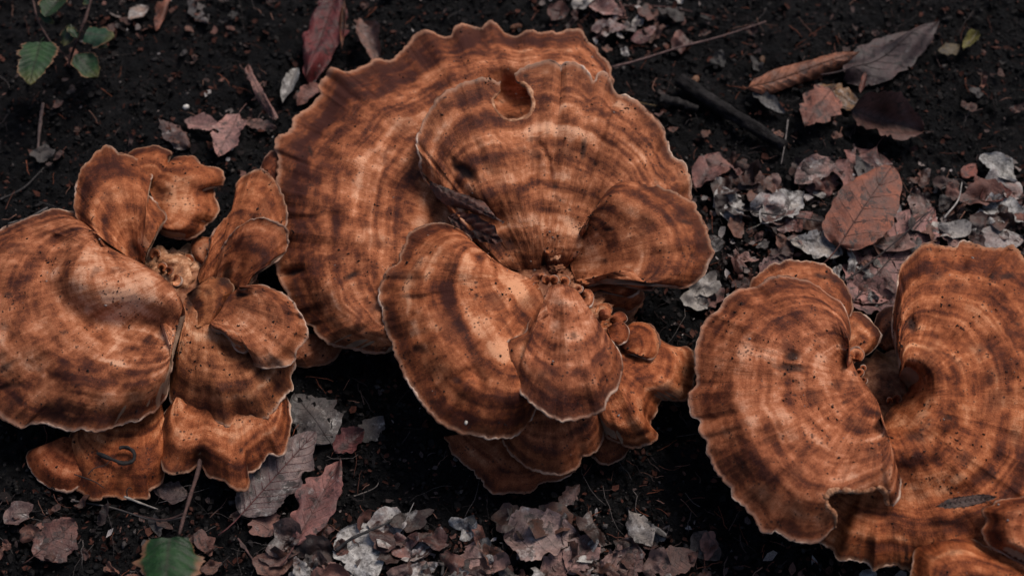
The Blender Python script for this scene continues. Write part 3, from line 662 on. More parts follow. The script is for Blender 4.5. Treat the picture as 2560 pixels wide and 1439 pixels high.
cap(C_, [(1500, 1060), (1511, 1085), (1537, 1101), (1578, 1119), (1609, 1115), (1641, 1100), (1643, 1081), (1627, 1064), (1630, 1045), (1650, 1004), (1662, 998), (1676, 1000), (1716, 998), (1734, 960), (1736, 894), (1718, 868), (1692, 866), (1666, 857), (1650, 846), (1630, 845)], [(1490, 970), (1515, 905), (1560, 872), (1590, 862)], [6.6, 6.6, 6.4, 6.0, 6.0, 6.4], [8.0, 8.4, 8.2, 8], 0.9, 0.9, 0.3, tint=(0.96, 0.86, 0.78), rim=(0.38, 0.23, 0.16), bands=[(.72, .05, .7, 0, .5), (.88, .04, .7, 0, .5)], ridges=[([(1560, 930), (1600, 1000)], 40, .4), ([(1640, 930), (1680, 880)], 24, -.3)], stains_holes=[(1610, 1080, 30, 10, 10, .35, .1), (1655, 955, 6, 6, 0, .5, 0), (1575, 890, 20, 6, 5, .6, .1)], pales=[(1570, 950, 40, .2)])
cap(C_, [(1566, 815), (1589, 804), (1620, 809), (1640, 827), (1649, 853), (1645, 879), (1626, 897), (1608, 891), (1596, 880)], [(1550, 850), (1553, 866), (1562, 874)], 9.2, 8.8, 0.4, 0.3, 0.15, tint=(0.78, 0.68, 0.6), cren=.7, rim=(.68, .50, .40), rimw=1.7, res=3, bands=[(.55, .05, .9, 0, 1), (.8, .04, 1.0, 0, 1)])
cap(C_, [(1548, 800), (1560, 806), (1570, 818), (1573, 834), (1566, 851), (1548, 861), (1532, 856)], [(1518, 818), (1520, 828), (1522, 834)], 10.2, 9.6, 0.25, 0.18, 0.08, tint=(0.72, 0.62, 0.55), cren=.6, rim=(.68, .50, .40), rimw=1.7, res=2.5, name='bud')
cap(C_, [(1528, 790), (1540, 780), (1554, 778), (1566, 789), (1567, 800), (1555, 807)], [(1525, 800), (1535, 806)], 9.6, 9.2, 0.2, 0.12, 0.08, tint=(0.8, 0.66, 0.6), cren=.6, rim=(.68, .50, .40), rimw=1.5, res=2.5, name='bud')
cap(C_, [(1462, 722), (1476, 724), (1484, 740), (1481, 758), (1470, 768), (1458, 769)], [(1452, 740), (1452, 754)], 10.4, 9.6, 0.2, 0.12, 0.1, tint=(0.95, 0.88, 0.82), cren=.6, rim=(.68, .50, .40), rimw=1.7, res=2.5, name='bud')
lump('bud', at(1512, 788, 0.088), 0.0066, M_FLESH, C_, (0.75, 0.35, 0.22), (1, 1, 1.1), 0.1, 20, 2.0)
for (x, y, r, a, z) in [(1341, 697, 14, -150, 10.6), (1342, 713, 9, 150, 10.9), (1366, 699, 12, -110, 11.0), (1384, 699, 12, -60, 10.9), (1411, 703, 13, -40, 11.2), (1379, 624, 16, -100, 8.0), (1394, 632, 9, -30, 7.6), (1448, 722, 9, -30, 10.6), (1355, 690, 9, -60, 10.4)]:
    bud(C_, x, y, r, a, z, z - 0.9, 190 + (x * 7 + y) % 60, 1.5, tint=(1.35, 1.45, 1.5), bulge=.2)
for (o_, i_, z_, zi_) in [
        ([(1486, 772), (1500, 756), (1520, 756), (1530, 770), (1526, 786)], [(1494, 792), (1504, 796)], 8.6, 7.8),
        ([(1500, 812), (1508, 796), (1522, 792), (1534, 804)], [(1504, 828), (1514, 832)], 9.0, 8.2)]:
    cap(C_, o_, i_, z_, zi_, .15, .1, .25, tint=(1.4, 1.5, 1.5), cren=1.6, rimw=1.2, th=.25, name='bud', dirt=False, res=2.2, rim=(.6, .43, .34))
for k, (x, y, r, z) in enumerate([(1392, 672, .5, 6.4), (1415, 695, .5, 7.6), (1386, 645, .45, 6.9), (1432, 722, .5, 8.5), (1480, 775, 1.1, 7.8), (1500, 800, 1.0, 8.1), (1530, 840, 1.2, 8.0)]):
    lump('torn_flesh', at(x, y, z / 100), r / 100, M_FLESH, C_, (1.0, 0.78, 0.68), (1.3, .9, .6), 0.85, 28, k * 2.3)
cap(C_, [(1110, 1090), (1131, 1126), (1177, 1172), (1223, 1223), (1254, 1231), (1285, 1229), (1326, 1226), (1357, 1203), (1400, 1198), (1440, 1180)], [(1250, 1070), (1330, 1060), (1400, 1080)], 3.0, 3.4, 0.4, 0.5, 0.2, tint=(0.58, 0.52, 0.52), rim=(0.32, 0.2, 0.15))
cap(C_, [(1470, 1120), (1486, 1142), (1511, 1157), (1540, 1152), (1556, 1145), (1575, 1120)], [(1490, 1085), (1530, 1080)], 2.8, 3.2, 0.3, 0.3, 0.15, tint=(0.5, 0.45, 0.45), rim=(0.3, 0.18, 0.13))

# ---- right cluster
pR = on_ground(2250, 1010)
R_ = empty('mushroom_cluster', pR, 'right cluster of two large curled brown mushroom caps running out of the right edge', 'mushroom', 'mushroom clusters on the forest floor')
stalk(R_, 2225, 1000, 4.6, 8.0, 9.0)
cap(R_, [(2116, 893), (2118, 862), (2127, 828), (2118, 783), (2100, 753), (2070, 735), (2040, 711), (1998, 696), (1963, 690), (1921, 693), (1892, 716), (1868, 718), (1843, 723), (1808, 752), (1798, 771), (1776, 788), (1754, 819), (1740, 872), (1736, 914), (1740, 960), (1722, 986), (1730, 1034), (1750, 1050), (1748, 1075), (1766, 1105), (1770, 1135), (1781, 1165), (1798, 1189), (1825, 1213), (1834, 1238), (1861, 1266), (1891, 1296), (1906, 1326), (1927, 1332), (1940, 1324), (1980, 1347), (2034, 1355), (2064, 1341), (2090, 1312), (2150, 1292), (2205, 1275), (2238, 1256), (2249, 1225), (2250, 1165), (2231, 1117), (2207, 1075), (2201, 1045)],
    [(2130, 910), (2152, 942), (2178, 978), (2195, 1005), (2203, 1030)], [10.2, 11.2, 11.6, 11.4, 11.0, 10.8, 10.6, 10.8, 11.4, 10.8], [8.6, 8.8, 9.0, 9.0, 8.8], 1.7, 1.2, 0.4, tint=(1.0, 0.95, 0.95), rimw=1.3,
    bands=[(.45, .05, .4, .1, .8), (.70, .04, .4, .1, .8), (.84, .04, .4, .1, .8), (.93, .04, .45, 0, 1)],
    ridges=[([(2150, 950), (2060, 900), (1990, 850)], 50, .35), ([(2110, 860), (2130, 900)], 24, -.3), ([(2190, 1050), (2175, 1110), (2160, 1160)], 50, .4), ([(1760, 800), (1850, 830)], 14, -.15), ([(1760, 1060), (1850, 1030)], 14, -.15)],
    stains_holes=[(1980, 890, 24, 16, -5, .92, .2), (1976, 919, 44, 12, 4, .85, .2), (2035, 990, 26, 18, 40, .35, 0), (2140, 1060, 30, 22, 30, .35, 0), (2112, 1005, 7, 5, 0, .85, 0), (1850, 760, 10, 6, 0, .6, 0), (1790, 940, 10, 5, 0, .5, 0), (1990, 1180, 22, 26, 10, .30, 0), (2180, 1130, 14, 18, 20, .4, 0), (1850, 1160, 30, 20, 40, .25, 0), (1920, 1100, 14, 12, 10, .35, .1), (2195, 1030, 8, 12, 0, .5, .1), (2000, 960, 20, 14, 0, .3, 0), (2090, 960, 18, 12, 30, .3, 0)],
    bites=[[(2089, 1318), (2085, 1285), (2068, 1264), (2064, 1242), (2082, 1226), (2118, 1224), (2160, 1226), (2195, 1216), (2213, 1231), (2219, 1257), (2232, 1262), (2245, 1290), (2180, 1340), (2120, 1350)]],
    pales=[(1850, 900, 70, .25), (2070, 1060, 50, .35), (2120, 930, 50, .3), (1900, 1040, 80, .2), (2000, 1270, 60, .2), (2100, 1170, 60, .2)], th=1.4)
cap(R_, [(1860, 760), (1873, 714), (1897, 687), (1933, 661), (1969, 653), (2010, 652), (2058, 664), (2094, 687), (2118, 723), (2130, 753), (2126, 790), (2105, 830)], [(2010, 830), (2050, 820), (2080, 850)], 7.8, 8.0, 0.5, 0.7, 0.25, tint=(0.97, 0.88, 0.8), stains_holes=[(2055, 690, 26, 7, 12, .85, 0), (2010, 700, 16, 6, 0, .7, 0), (2085, 703, 12, 5, 10, .7, 0)], rim=(0.46, 0.28, 0.2))
cap(R_, [(2118, 800), (2126, 783), (2148, 778), (2177, 801), (2201, 831), (2196, 856), (2171, 884), (2150, 888)], [(2100, 850), (2105, 885)], 7.0, 6.8, 0.5, 0.4, 0.1, tint=(1.05, 0.98, 0.9), cren=.5, stains_holes=[(2140, 810, 10, 6, 0, .4, 0)])
bud(R_, 2141, 886, 19, -75, 9.0, 8.0, 250, 2.0, label='small pale-rimmed bud in the notch between the two large caps')
for (x, y, r, a, z) in [(2150, 930, 10, -20, 9.0), (2158, 920, 8, -60, 8.8), (2242, 996, 11, -50, 6.4), (2268, 990, 9, -30, 6.2), (2225, 1000, 8, -90, 6.0), (2160, 950, 8, 0, 8.8)]:
    bud(R_, x, y, r, a, z, z - .7, 230, 1.5)
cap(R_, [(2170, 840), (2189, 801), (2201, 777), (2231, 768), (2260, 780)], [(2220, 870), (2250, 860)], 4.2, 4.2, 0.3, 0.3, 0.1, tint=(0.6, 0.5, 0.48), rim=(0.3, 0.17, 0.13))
cap(R_, [(2249, 905), (2238, 868), (2231, 820), (2234, 771), (2243, 717), (2249, 670), (2273, 640), (2297, 619), (2324, 607), (2356, 616), (2392, 616), (2404, 604), (2446, 613), (2494, 619), (2530, 616), (2548, 629), (2560, 646), (2640, 710), (2710, 830), (2740, 980), (2725, 1130), (2680, 1260), (2600, 1360), (2480, 1420), (2400, 1432), (2330, 1438), (2285, 1428), (2258, 1420), (2231, 1410), (2205, 1412), (2186, 1421), (2171, 1407), (2139, 1398), (2100, 1395), (2082, 1374), (2043, 1350), (1990, 1320), (1975, 1250)],
    [(2258, 925), (2268, 948), (2270, 972), (2255, 992), (2235, 1010), (2215, 1035), (2205, 1070)], [9.4, 9.8, 9.6, 9.2, 8.6, 8.0, 7.2, 6.6, 6.2, 6.0], [5.6, 5.4, 5.4, 5.4, 5.6], 0.8, 1.0, 0.35,
    prof=[(0, 0), (0.05, 1.6), (0.11, 3.4), (0.17, 4.5), (0.22, 4.6), (0.28, 3.9), (0.36, 2.6), (0.55, 1.2), (0.75, .5), (1, 0)], tint=(1.0, 0.96, 0.90), rimw=1.2,
    bands=[(.31, .025, 1.0, .3, 1), (.22, .05, .35, .0, .5), (.5, .05, .4, .1, .9), (.7, .04, .4, .1, .9), (.86, .04, .4, .1, 1), (.94, .03, .4, 0, 1)],
    ridges=[([(2250, 900), (2300, 870), (2370, 850)], 16, -.25), ([(2400, 616), (2412, 680)], 9, -.25)],
    stains_holes=[(2280, 812, 15, 22, -10, .93, .25), (2370, 1042, 14, 9, 10, .85, .1), (2285, 1090, 30, 16, 10, .6, .1), (2220, 1035, 16, 22, 0, .6, .1), (2480, 690, 9, 12, 10, .85, 0), (2515, 690, 26, 9, -10, .8, 0), (2340, 690, 24, 12, -20, .5, 0), (2545, 810, 9, 6, 30, .85, 0), (2330, 880, 30, 60, 10, .25, 0), (2410, 1145, 26, 18, 10, .45, 0), (2490, 1000, 30, 40, 20, .32, 0), (2485, 940, 30, 24, 10, .35, 0), (2440, 870, 26, 16, 10, .3, 0), (2470, 1185, 26, 16, 0, .5, 0), (2540, 1090, 20, 30, 0, .35, 0), (2400, 720, 34, 14, -10, .25, 0), (2265, 1380, 5, 24, 0, .5, .1)],
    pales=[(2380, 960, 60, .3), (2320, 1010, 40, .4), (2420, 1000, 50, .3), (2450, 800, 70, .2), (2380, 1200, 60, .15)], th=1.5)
cap(R_, [(2275, 1460), (2280, 1420), (2288, 1364), (2303, 1350), (2333, 1335), (2374, 1327), (2416, 1338), (2458, 1362), (2524, 1386), (2570, 1408), (2640, 1450), (2680, 1520), (2650, 1580), (2500, 1610), (2340, 1560), (2290, 1510)], [(2430, 1500), (2445, 1480), (2470, 1470), (2490, 1480), (2490, 1510)], 8.6, 9.0, 1.0, 0.9, 0.25, tint=(0.93, 0.86, 0.8), stains_holes=[(2330, 1392, 26, 7, 18, .45, .1), (2390, 1370, 30, 12, 10, .25, 0)], rim=(0.3, 0.17, 0.12))
cap(R_, [(2600, 1225), (2560, 1240), (2515, 1246), (2500, 1248), (2482, 1262), (2458, 1267), (2458, 1285), (2466, 1300), (2456, 1328), (2476, 1362), (2518, 1386), (2560, 1407), (2620, 1420)], [(2660, 1290), (2655, 1320), (2650, 1350)], 11.0, 11.0, 0.9, 0.9, 0.25, tint=(0.85, 0.76, 0.72), rim=(0.42, 0.26, 0.19), bands=[(.8, .06, .5, 0, 1)])
lump('torn_flesh', at(2215, 960, 0.045), 0.018, M_FLESH, R_, (0.55, 0.38, 0.32), (1.5, 1.2, .5), .3, 26, 4.0)

# dirt lying on the caps
def crumbs_mesh(name, P, size, tones, label, flat=0.75):
    n = len(P)
    base = np.array([(1, 0, 0), (-1, 0, 0), (0, 1, 0), (0, -1, 0), (0, 0, 1), (0, 0, -1)], float)
    tri = np.array([(0, 2, 4), (2, 1, 4), (1, 3, 4), (3, 0, 4), (2, 0, 5), (1, 2, 5), (3, 1, 5), (0, 3, 5)])
    D = base[None] * (0.6 + 0.8 * rng.random((n, 6, 1))) + 0.25 * rng.normal(size=(n, 6, 3))
    a = rng.random(n) * 2 * math.pi
    D[..., 0] *= (0.7 + 1.0 * rng.random((n, 1)))
    X = D[..., 0] * np.cos(a)[:, None] - D[..., 1] * np.sin(a)[:, None]
    Y = D[..., 0] * np.sin(a)[:, None] + D[..., 1] * np.cos(a)[:, None]
    V = np.stack([X, Y, D[..., 2] * flat], -1) * np.asarray(size)[:, None, None] + P[:, None]
    F = (np.arange(n)[:, None, None] * 6 + tri[None]).reshape(-1, 3)
    o = mesh_obj(name, V.reshape(-1, 3), F, M_CRUMB, attrs=dict(tone=np.repeat(tones, 6, 0)), smooth=False, centre=False)
    return props(o, label, None, None, 'stuff')

for root, lab in ((L_, 'left'), (C_, 'central'), (R_, 'right')):
    # a second pass below hides nothing: crumbs buried under an overlapping cap simply stay there
    T = np.vstack(CAP_TOPS[root.name])
    wt = 0.12 + np.clip(fbm(T[:, 0] * 22, T[:, 1] * 22, 9.0, 3), 0, 2) ** 2 * 3
    k = rng.choice(len(T), {'left': 1300, 'central': 2300, 'right': 1600}[lab], replace=False, p=wt / wt.sum())
    P = T[k]
    sz = 0.00024 + 0.0012 * rng.random(len(P)) ** 4.5
    P[:, 2] += sz * 0.35
    tn = np.array([(0.02, 0.014, 0.013), (0.035, 0.018, 0.014), (0.012, 0.010, 0.012), (0.30, 0.26, 0.24)])[rng.choice(4, len(P), p=[.38, .28, .28, .06])]
    crumbs_mesh('dirt_specks', P, sz, tn, 'fine dark soil specks scattered over the caps of the %s mushroom cluster' % lab)

Vs, Fs, Ts, off = [], [], [], 0
for root in (L_, C_, R_):
    T0 = np.vstack(CAP_TOPS[root.name])
    for k in rng.choice(len(T0), 24, replace=False):
        a = rng.random() * 6.28; L0 = 0.002 + 0.006 * rng.random() ** 2
        u = np.linspace(-.5, .5, 4)
        P = T0[k] + np.stack([np.cos(a + u) * u * L0, np.sin(a + u) * u * L0, 0.0007 + 0 * u], 1)
        v, f = tube(P, 0.0003 + 0.0004 * rng.random(), 4)
        Vs.append(v); Fs += [[q_ + off for q_ in ff] for ff in f]; off += len(v)
        Ts.append(np.repeat(np.array([[(0.03, 0.016, 0.013), (0.014, 0.011, 0.011), (0.10, 0.045, 0.03)][rng.integers(3)]]), len(v), 0))
props(mesh_obj('needle_bits', np.vstack(Vs), Fs, M_CRUMB, attrs=dict(tone=np.vstack(Ts)), centre=False), 'tiny broken needle bits lying on the mushroom caps', None, None, 'stuff')

# ------------------------------------------------------------------ strewn matter
def inside_caps(X, Y, grow=0):
    r = np.zeros(len(X), bool)
    for P in CAP_POLYS:
        x0, y0 = P.min(0); x1, y1 = P.max(0)
        idx = np.where((X > x0) & (X < x1) & (Y > y0) & (Y < y1) & ~r)[0]
        if not len(idx): continue
        px, py = X[idx], Y[idx]; c = np.zeros(len(idx), bool)
        Q = P[::2]
        for (ax, ay), (bx, by) in zip(Q, np.roll(Q, -1, 0)):
            if ay == by: continue
            c ^= ((ay > py) != (by > py)) & (px < (bx - ax) * (py - ay) / (by - ay) + ax)
        r[idx] |= c
    return r

def scatter(n, dens, lo=(-420, -380), hi=(2980, 1800)):
    out = []
    tot = 0
    while tot < n:
        X = lo[0] + (hi[0] - lo[0]) * rng.random(n * 3); Y = lo[1] + (hi[1] - lo[1]) * rng.random(n * 3)
        k = (rng.random(n * 3) < dens(X, Y)) & ~inside_caps(X, Y)
        out.append(np.stack([X[k], Y[k]], 1)); tot += k.sum()
    return np.vstack(out)[:n]

def blob(X, Y, x, y, rx, ry): return np.exp(-((X - x) / rx) ** 2 - ((Y - y) / ry) ** 2)
def litter(X, Y):
    """how thickly pale leaf litter lies, as the photograph shows it"""
    d = 1.0 * sstep(380, 480, Y) * sstep(1690, 1790, X) * (1 - sstep(760, 900, Y)) + 0.6 * sstep(1250, 1370, Y) * sstep(620, 760, X) * (1 - sstep(1700, 1850, X))
    d = d + 0.8 * blob(X, Y, 1560, 50, 150, 80) + 0.35 * blob(X, Y, 200, 1340, 200, 70) + 0.4 * blob(X, Y, 560, 340, 120, 70) + 0.35 * blob(X, Y, 330, 40, 140, 60)
    d = d + 0.4 * sstep(1700, 2000, X) * sstep(1380, 1440, Y) + 0.4 * blob(X, Y, 1700, 820, 90, 80)
    return np.clip(d, 0, 1)

# soil crumbs: more than anyone could count
q = scatter(58000, lambda X, Y: 0.5 + 0.5 * (vn(X / 90, Y / 90, 3) > -0.2))
P = on_ground(q[:, 0], q[:, 1])
sz = 0.0006 + 0.0030 * rng.random(len(P)) ** 4.5
P[:, 2] = gh(P[:, 0], P[:, 1]) + 0.0036 * fbm(P[:, 0] * 34, P[:, 1] * 34, 6.2, 2) + 0.0042 * fbm(P[:, 0] * 75, P[:, 1] * 75, 2.2, 3) + sz * 0.3 - 0.001
lit = litter(q[:, 0], q[:, 1])
pal = np.array([(0.003, 0.003, 0.0035), (0.006, 0.006, 0.0065), (0.015, 0.014, 0.0145), (0.018, 0.008, 0.0065), (0.06, 0.054, 0.052), (0.055, 0.024, 0.018)])
pick = np.where(rng.random(len(P)) < 0.25 + 0.5 * lit, rng.choice(6, len(P), p=[.12, .2, .2, .18, .16, .14]), rng.choice(6, len(P), p=[.44, .33, .14, .075, .01, .005]))
crumbs_mesh('soil_crumbs', P, sz, pal[pick] * (0.85 + 0.8 * rng.random((len(P), 1))), 'loose dark soil crumbs and humus strewn over the forest floor', 0.5)

# tiny flakes of broken leaf
def flakes(name, n, dens, smin, smax, label, cols, probs):
    q = scatter(n, dens)
    P = on_ground(q[:, 0], q[:, 1], 0.003)
    sz = smin + (smax - smin) * rng.random(n) ** 2
    m = 6
    a = np.linspace(0, 2 * math.pi, m, endpoint=False)[None] + rng.random((n, 1)) * 6
    rad = sz[:, None] * (0.45 + 0.75 * rng.random((n, m)))
    asp = 0.4 + 0.6 * rng.random((n, 1))
    X, Y = rad * np.cos(a), rad * np.sin(a) * asp
    rot = rng.random((n, 1)) * 6.28
    X, Y = X * np.cos(rot) - Y * np.sin(rot), X * np.sin(rot) + Y * np.cos(rot)
    tx, ty = rng.normal(0, .35, (n, 1)), rng.normal(0, .35, (n, 1))
    Z = X * tx + Y * ty + rad * rng.normal(0, .22, (n, m))
    Z = Z - Z.min(1, keepdims=True) * 0.6
    ring = np.stack([X, Y, Z], -1)
    cen = np.zeros((n, 1, 3)); cen[:, 0, 2] = sz * rng.normal(.1, .2, n)
    V = np.concatenate([ring, cen], 1) + P[:, None]
    tri = np.array([(k, (k + 1) % m, m) for k in range(m)])
    F = (np.arange(n)[:, None, None] * (m + 1) + tri[None]).reshape(-1, 3)
    tn = np.array(cols)[rng.choice(len(cols), n, p=probs)] * (0.6 + 0.8 * rng.random((n, 1)))
    o = mesh_obj(name, V.reshape(-1, 3), F, M_CRUMB, attrs=dict(tone=np.repeat(tn, m + 1, 0)), smooth=False, centre=False)
    return props(o, label, None, None, 'stuff')
flakes('leaf_crumbs', 3400, lambda X, Y: np.clip(litter(X, Y) * 1.0 + 0.008, 0, 1), 0.0015, 0.0075, 'tiny crumbled pieces of dead leaf in the pale litter', [(0.13, 0.068, 0.056), (0.18, 0.15, 0.14), (0.07, 0.030, 0.022), (0.018, 0.014, 0.014), (0.36, 0.33, 0.32)], [.24, .15, .22, .30, .09])
flakes('humus_flakes', 13000, lambda X, Y: 0.55 + 0 * X, 0.0012, 0.0052, 'tiny dark flakes of rotted leaf all over the black soil', [(0.007, 0.0065, 0.007), (0.016, 0.014, 0.014), (0.055, 0.020, 0.014), (0.07, 0.050, 0.047)], [.40, .32, .23, .05])

# needles and rootlets
def strands(name, n, dens, l0, l1, rad, cols, label, lift=0.004):
    q = scatter(n, dens); P = on_ground(q[:, 0], q[:, 1])
    Vs, Fs, Ts, off = [], [], [], 0
    for k in range(n):
        L = l0 + (l1 - l0) * rng.random() ** 1.6; a = rng.random() * 6.28; bend = rng.normal(0, .5)
        u = np.linspace(-.5, .5, 6)
        ang = a + bend * u + 0.15 * rng.normal(size=6)
        st = np.stack([np.cos(ang), np.sin(ang)], 1) * L / 5
        xy = P[k, :2] + np.cumsum(st, 0)
        z = gh(xy[:, 0], xy[:, 1]) + 0.0035 + lift * rng.random() * (0.4 + np.abs(np.sin(u * 3 + rng.random() * 6)))
        v, f = tube(np.column_stack([xy, z]), rad * (0.6 + 0.8 * rng.random()) * np.linspace(1, .55, 6), 4)
        Vs.append(v); Fs += [[i_ + off for i_ in ff] for ff in f]; off += len(v)
        Ts.append(np.repeat(np.array([cols[rng.integers(len(cols))]]) * (0.6 + .8 * rng.random()), len(v), 0))
    o = mesh_obj(name, np.vstack(Vs), Fs, M_CRUMB, attrs=dict(tone=np.vstack(Ts)), centre=False)
    return props(o, label, None, None, 'stuff')
strands('fallen_needles', 1500, lambda X, Y: 0.35 + 0.4 * litter(X, Y) + 0.3 * (X > 1500), 0.008, 0.030, 0.0005, [(0.18, 0.062, 0.036), (0.12, 0.05, 0.036), (0.08, 0.055, 0.05), (0.22, 0.12, 0.09), (0.05, 0.04, 0.04)], 'reddish brown fallen needles scattered on the soil')
strands('fine_rootlets', 340, lambda X, Y: 0.2 + 0.8 * blob(X, Y, 350, 1320, 350, 110) + .4 * blob(X, Y, 1000, 1250, 300, 120), 0.015, 0.06, 0.0003, [(0.05, 0.042, 0.04), (0.12, 0.105, 0.1), (0.03, 0.026, 0.026)], 'fine dark rootlets threading the soil', 0.007)

# ------------------------------------------------------------------ leaves
def leaf_grid(L, Wd, nu=44, nv=17, seed=0.0, shape='beech', nveins=8, ribs=0.6, cup=0.0, roll=0.0, arch=0.0, twist=0.0, wavy=1.9, ragged=0.7, serr=0.0, fold=0.0):
    """blade in its own frame: x from base to tip, y across, z up; all in metres"""
    u = np.linspace(0, 1, nu)[:, None]; v = np.linspace(-1, 1, nv)[None]
    if shape == 'beech': w = np.sin(math.pi * u ** 0.85) ** 0.75
    elif shape == 'long': w = np.sin(math.pi * u ** 0.9) ** 1.1
    elif shape == 'round': w = np.sin(math.pi * u ** 0.75) ** 0.55
    elif shape == 'heart': w = np.clip(np.sin(math.pi * np.clip(u * .93 + .07, 0, 1) ** 0.6), 0, 1) ** 0.7
    elif shape == 'lobed': w = np.sin(math.pi * u ** 0.8) ** 0.8 * (0.78 + 0.3 * np.abs(np.sin(u * math.pi * 3.6)))
    elif shape == 'strip': w = np.clip(np.sin(math.pi * u) ** 0.35, 0, 1)
    w = w + 0.01
    edge = 1 + ragged * 0.35 * vn(u * 9 + seed, np.sign(v) * 7 + seed) + ragged * 0.12 * vn(u * 26, np.sign(v) * 3 + seed) - serr * 0.14 * np.mod(u * nveins * 3, 1)
    half = Wd / 2 * w * (1 + (edge - 1) * np.abs(v) ** 4)
    y = v * half
    x = L * (u + 0.03 * vn(u * 3, seed)) + 0 * v
    # side veins run obliquely: furrows along them, swellings between
    ph = (u - 0.24 * np.abs(v) * (1 - 0.3 * u)) * nveins
    fr = np.abs(np.mod(ph, 1) - 0.5) * 2            # 1 on a vein
    vein = np.clip((fr - 0.86) / 0.14, 0, 1) * (np.abs(v) < 0.96) * ((u > .05) & (u < .97))
    mid = np.clip(1 - np.abs(y) / (0.016 * L), 0, 1)
    z = ribs * 0.0016 * (1 - fr) ** 0.8 * np.clip(np.abs(v) * 3, 0, 1) * (1 - 0.4 * np.abs(v))
    z = z + wavy * (0.05 * L * vn(u * 2.4 + seed, v * 1.2, seed) + 0.022 * L * vn(u * 6, v * 2.5 + seed, 3) * np.abs(v))
    z = z + fold * np.abs(y)
    if cup: z = z + cup * L * (np.abs(v) ** 2) * w
    z = z + arch * L * 4 * u * (1 - u)
    if roll:                                       # roll the blade about its long axis
        R = Wd / 2 / max(abs(roll), 1e-3)
        th = y / R
        y2 = R * np.sin(th); z2 = R * (1 - np.cos(th)) * (1 if roll > 0 else -1)
        y, z = y2 * 1.0, z + z2
    if twist:
        a = twist * (u - .5)
        y, z = y * np.cos(a) - z * np.sin(a), y * np.sin(a) + z * np.cos(a)
    return x, y, z, u + 0 * v, v + 0 * u, np.maximum(vein, mid)

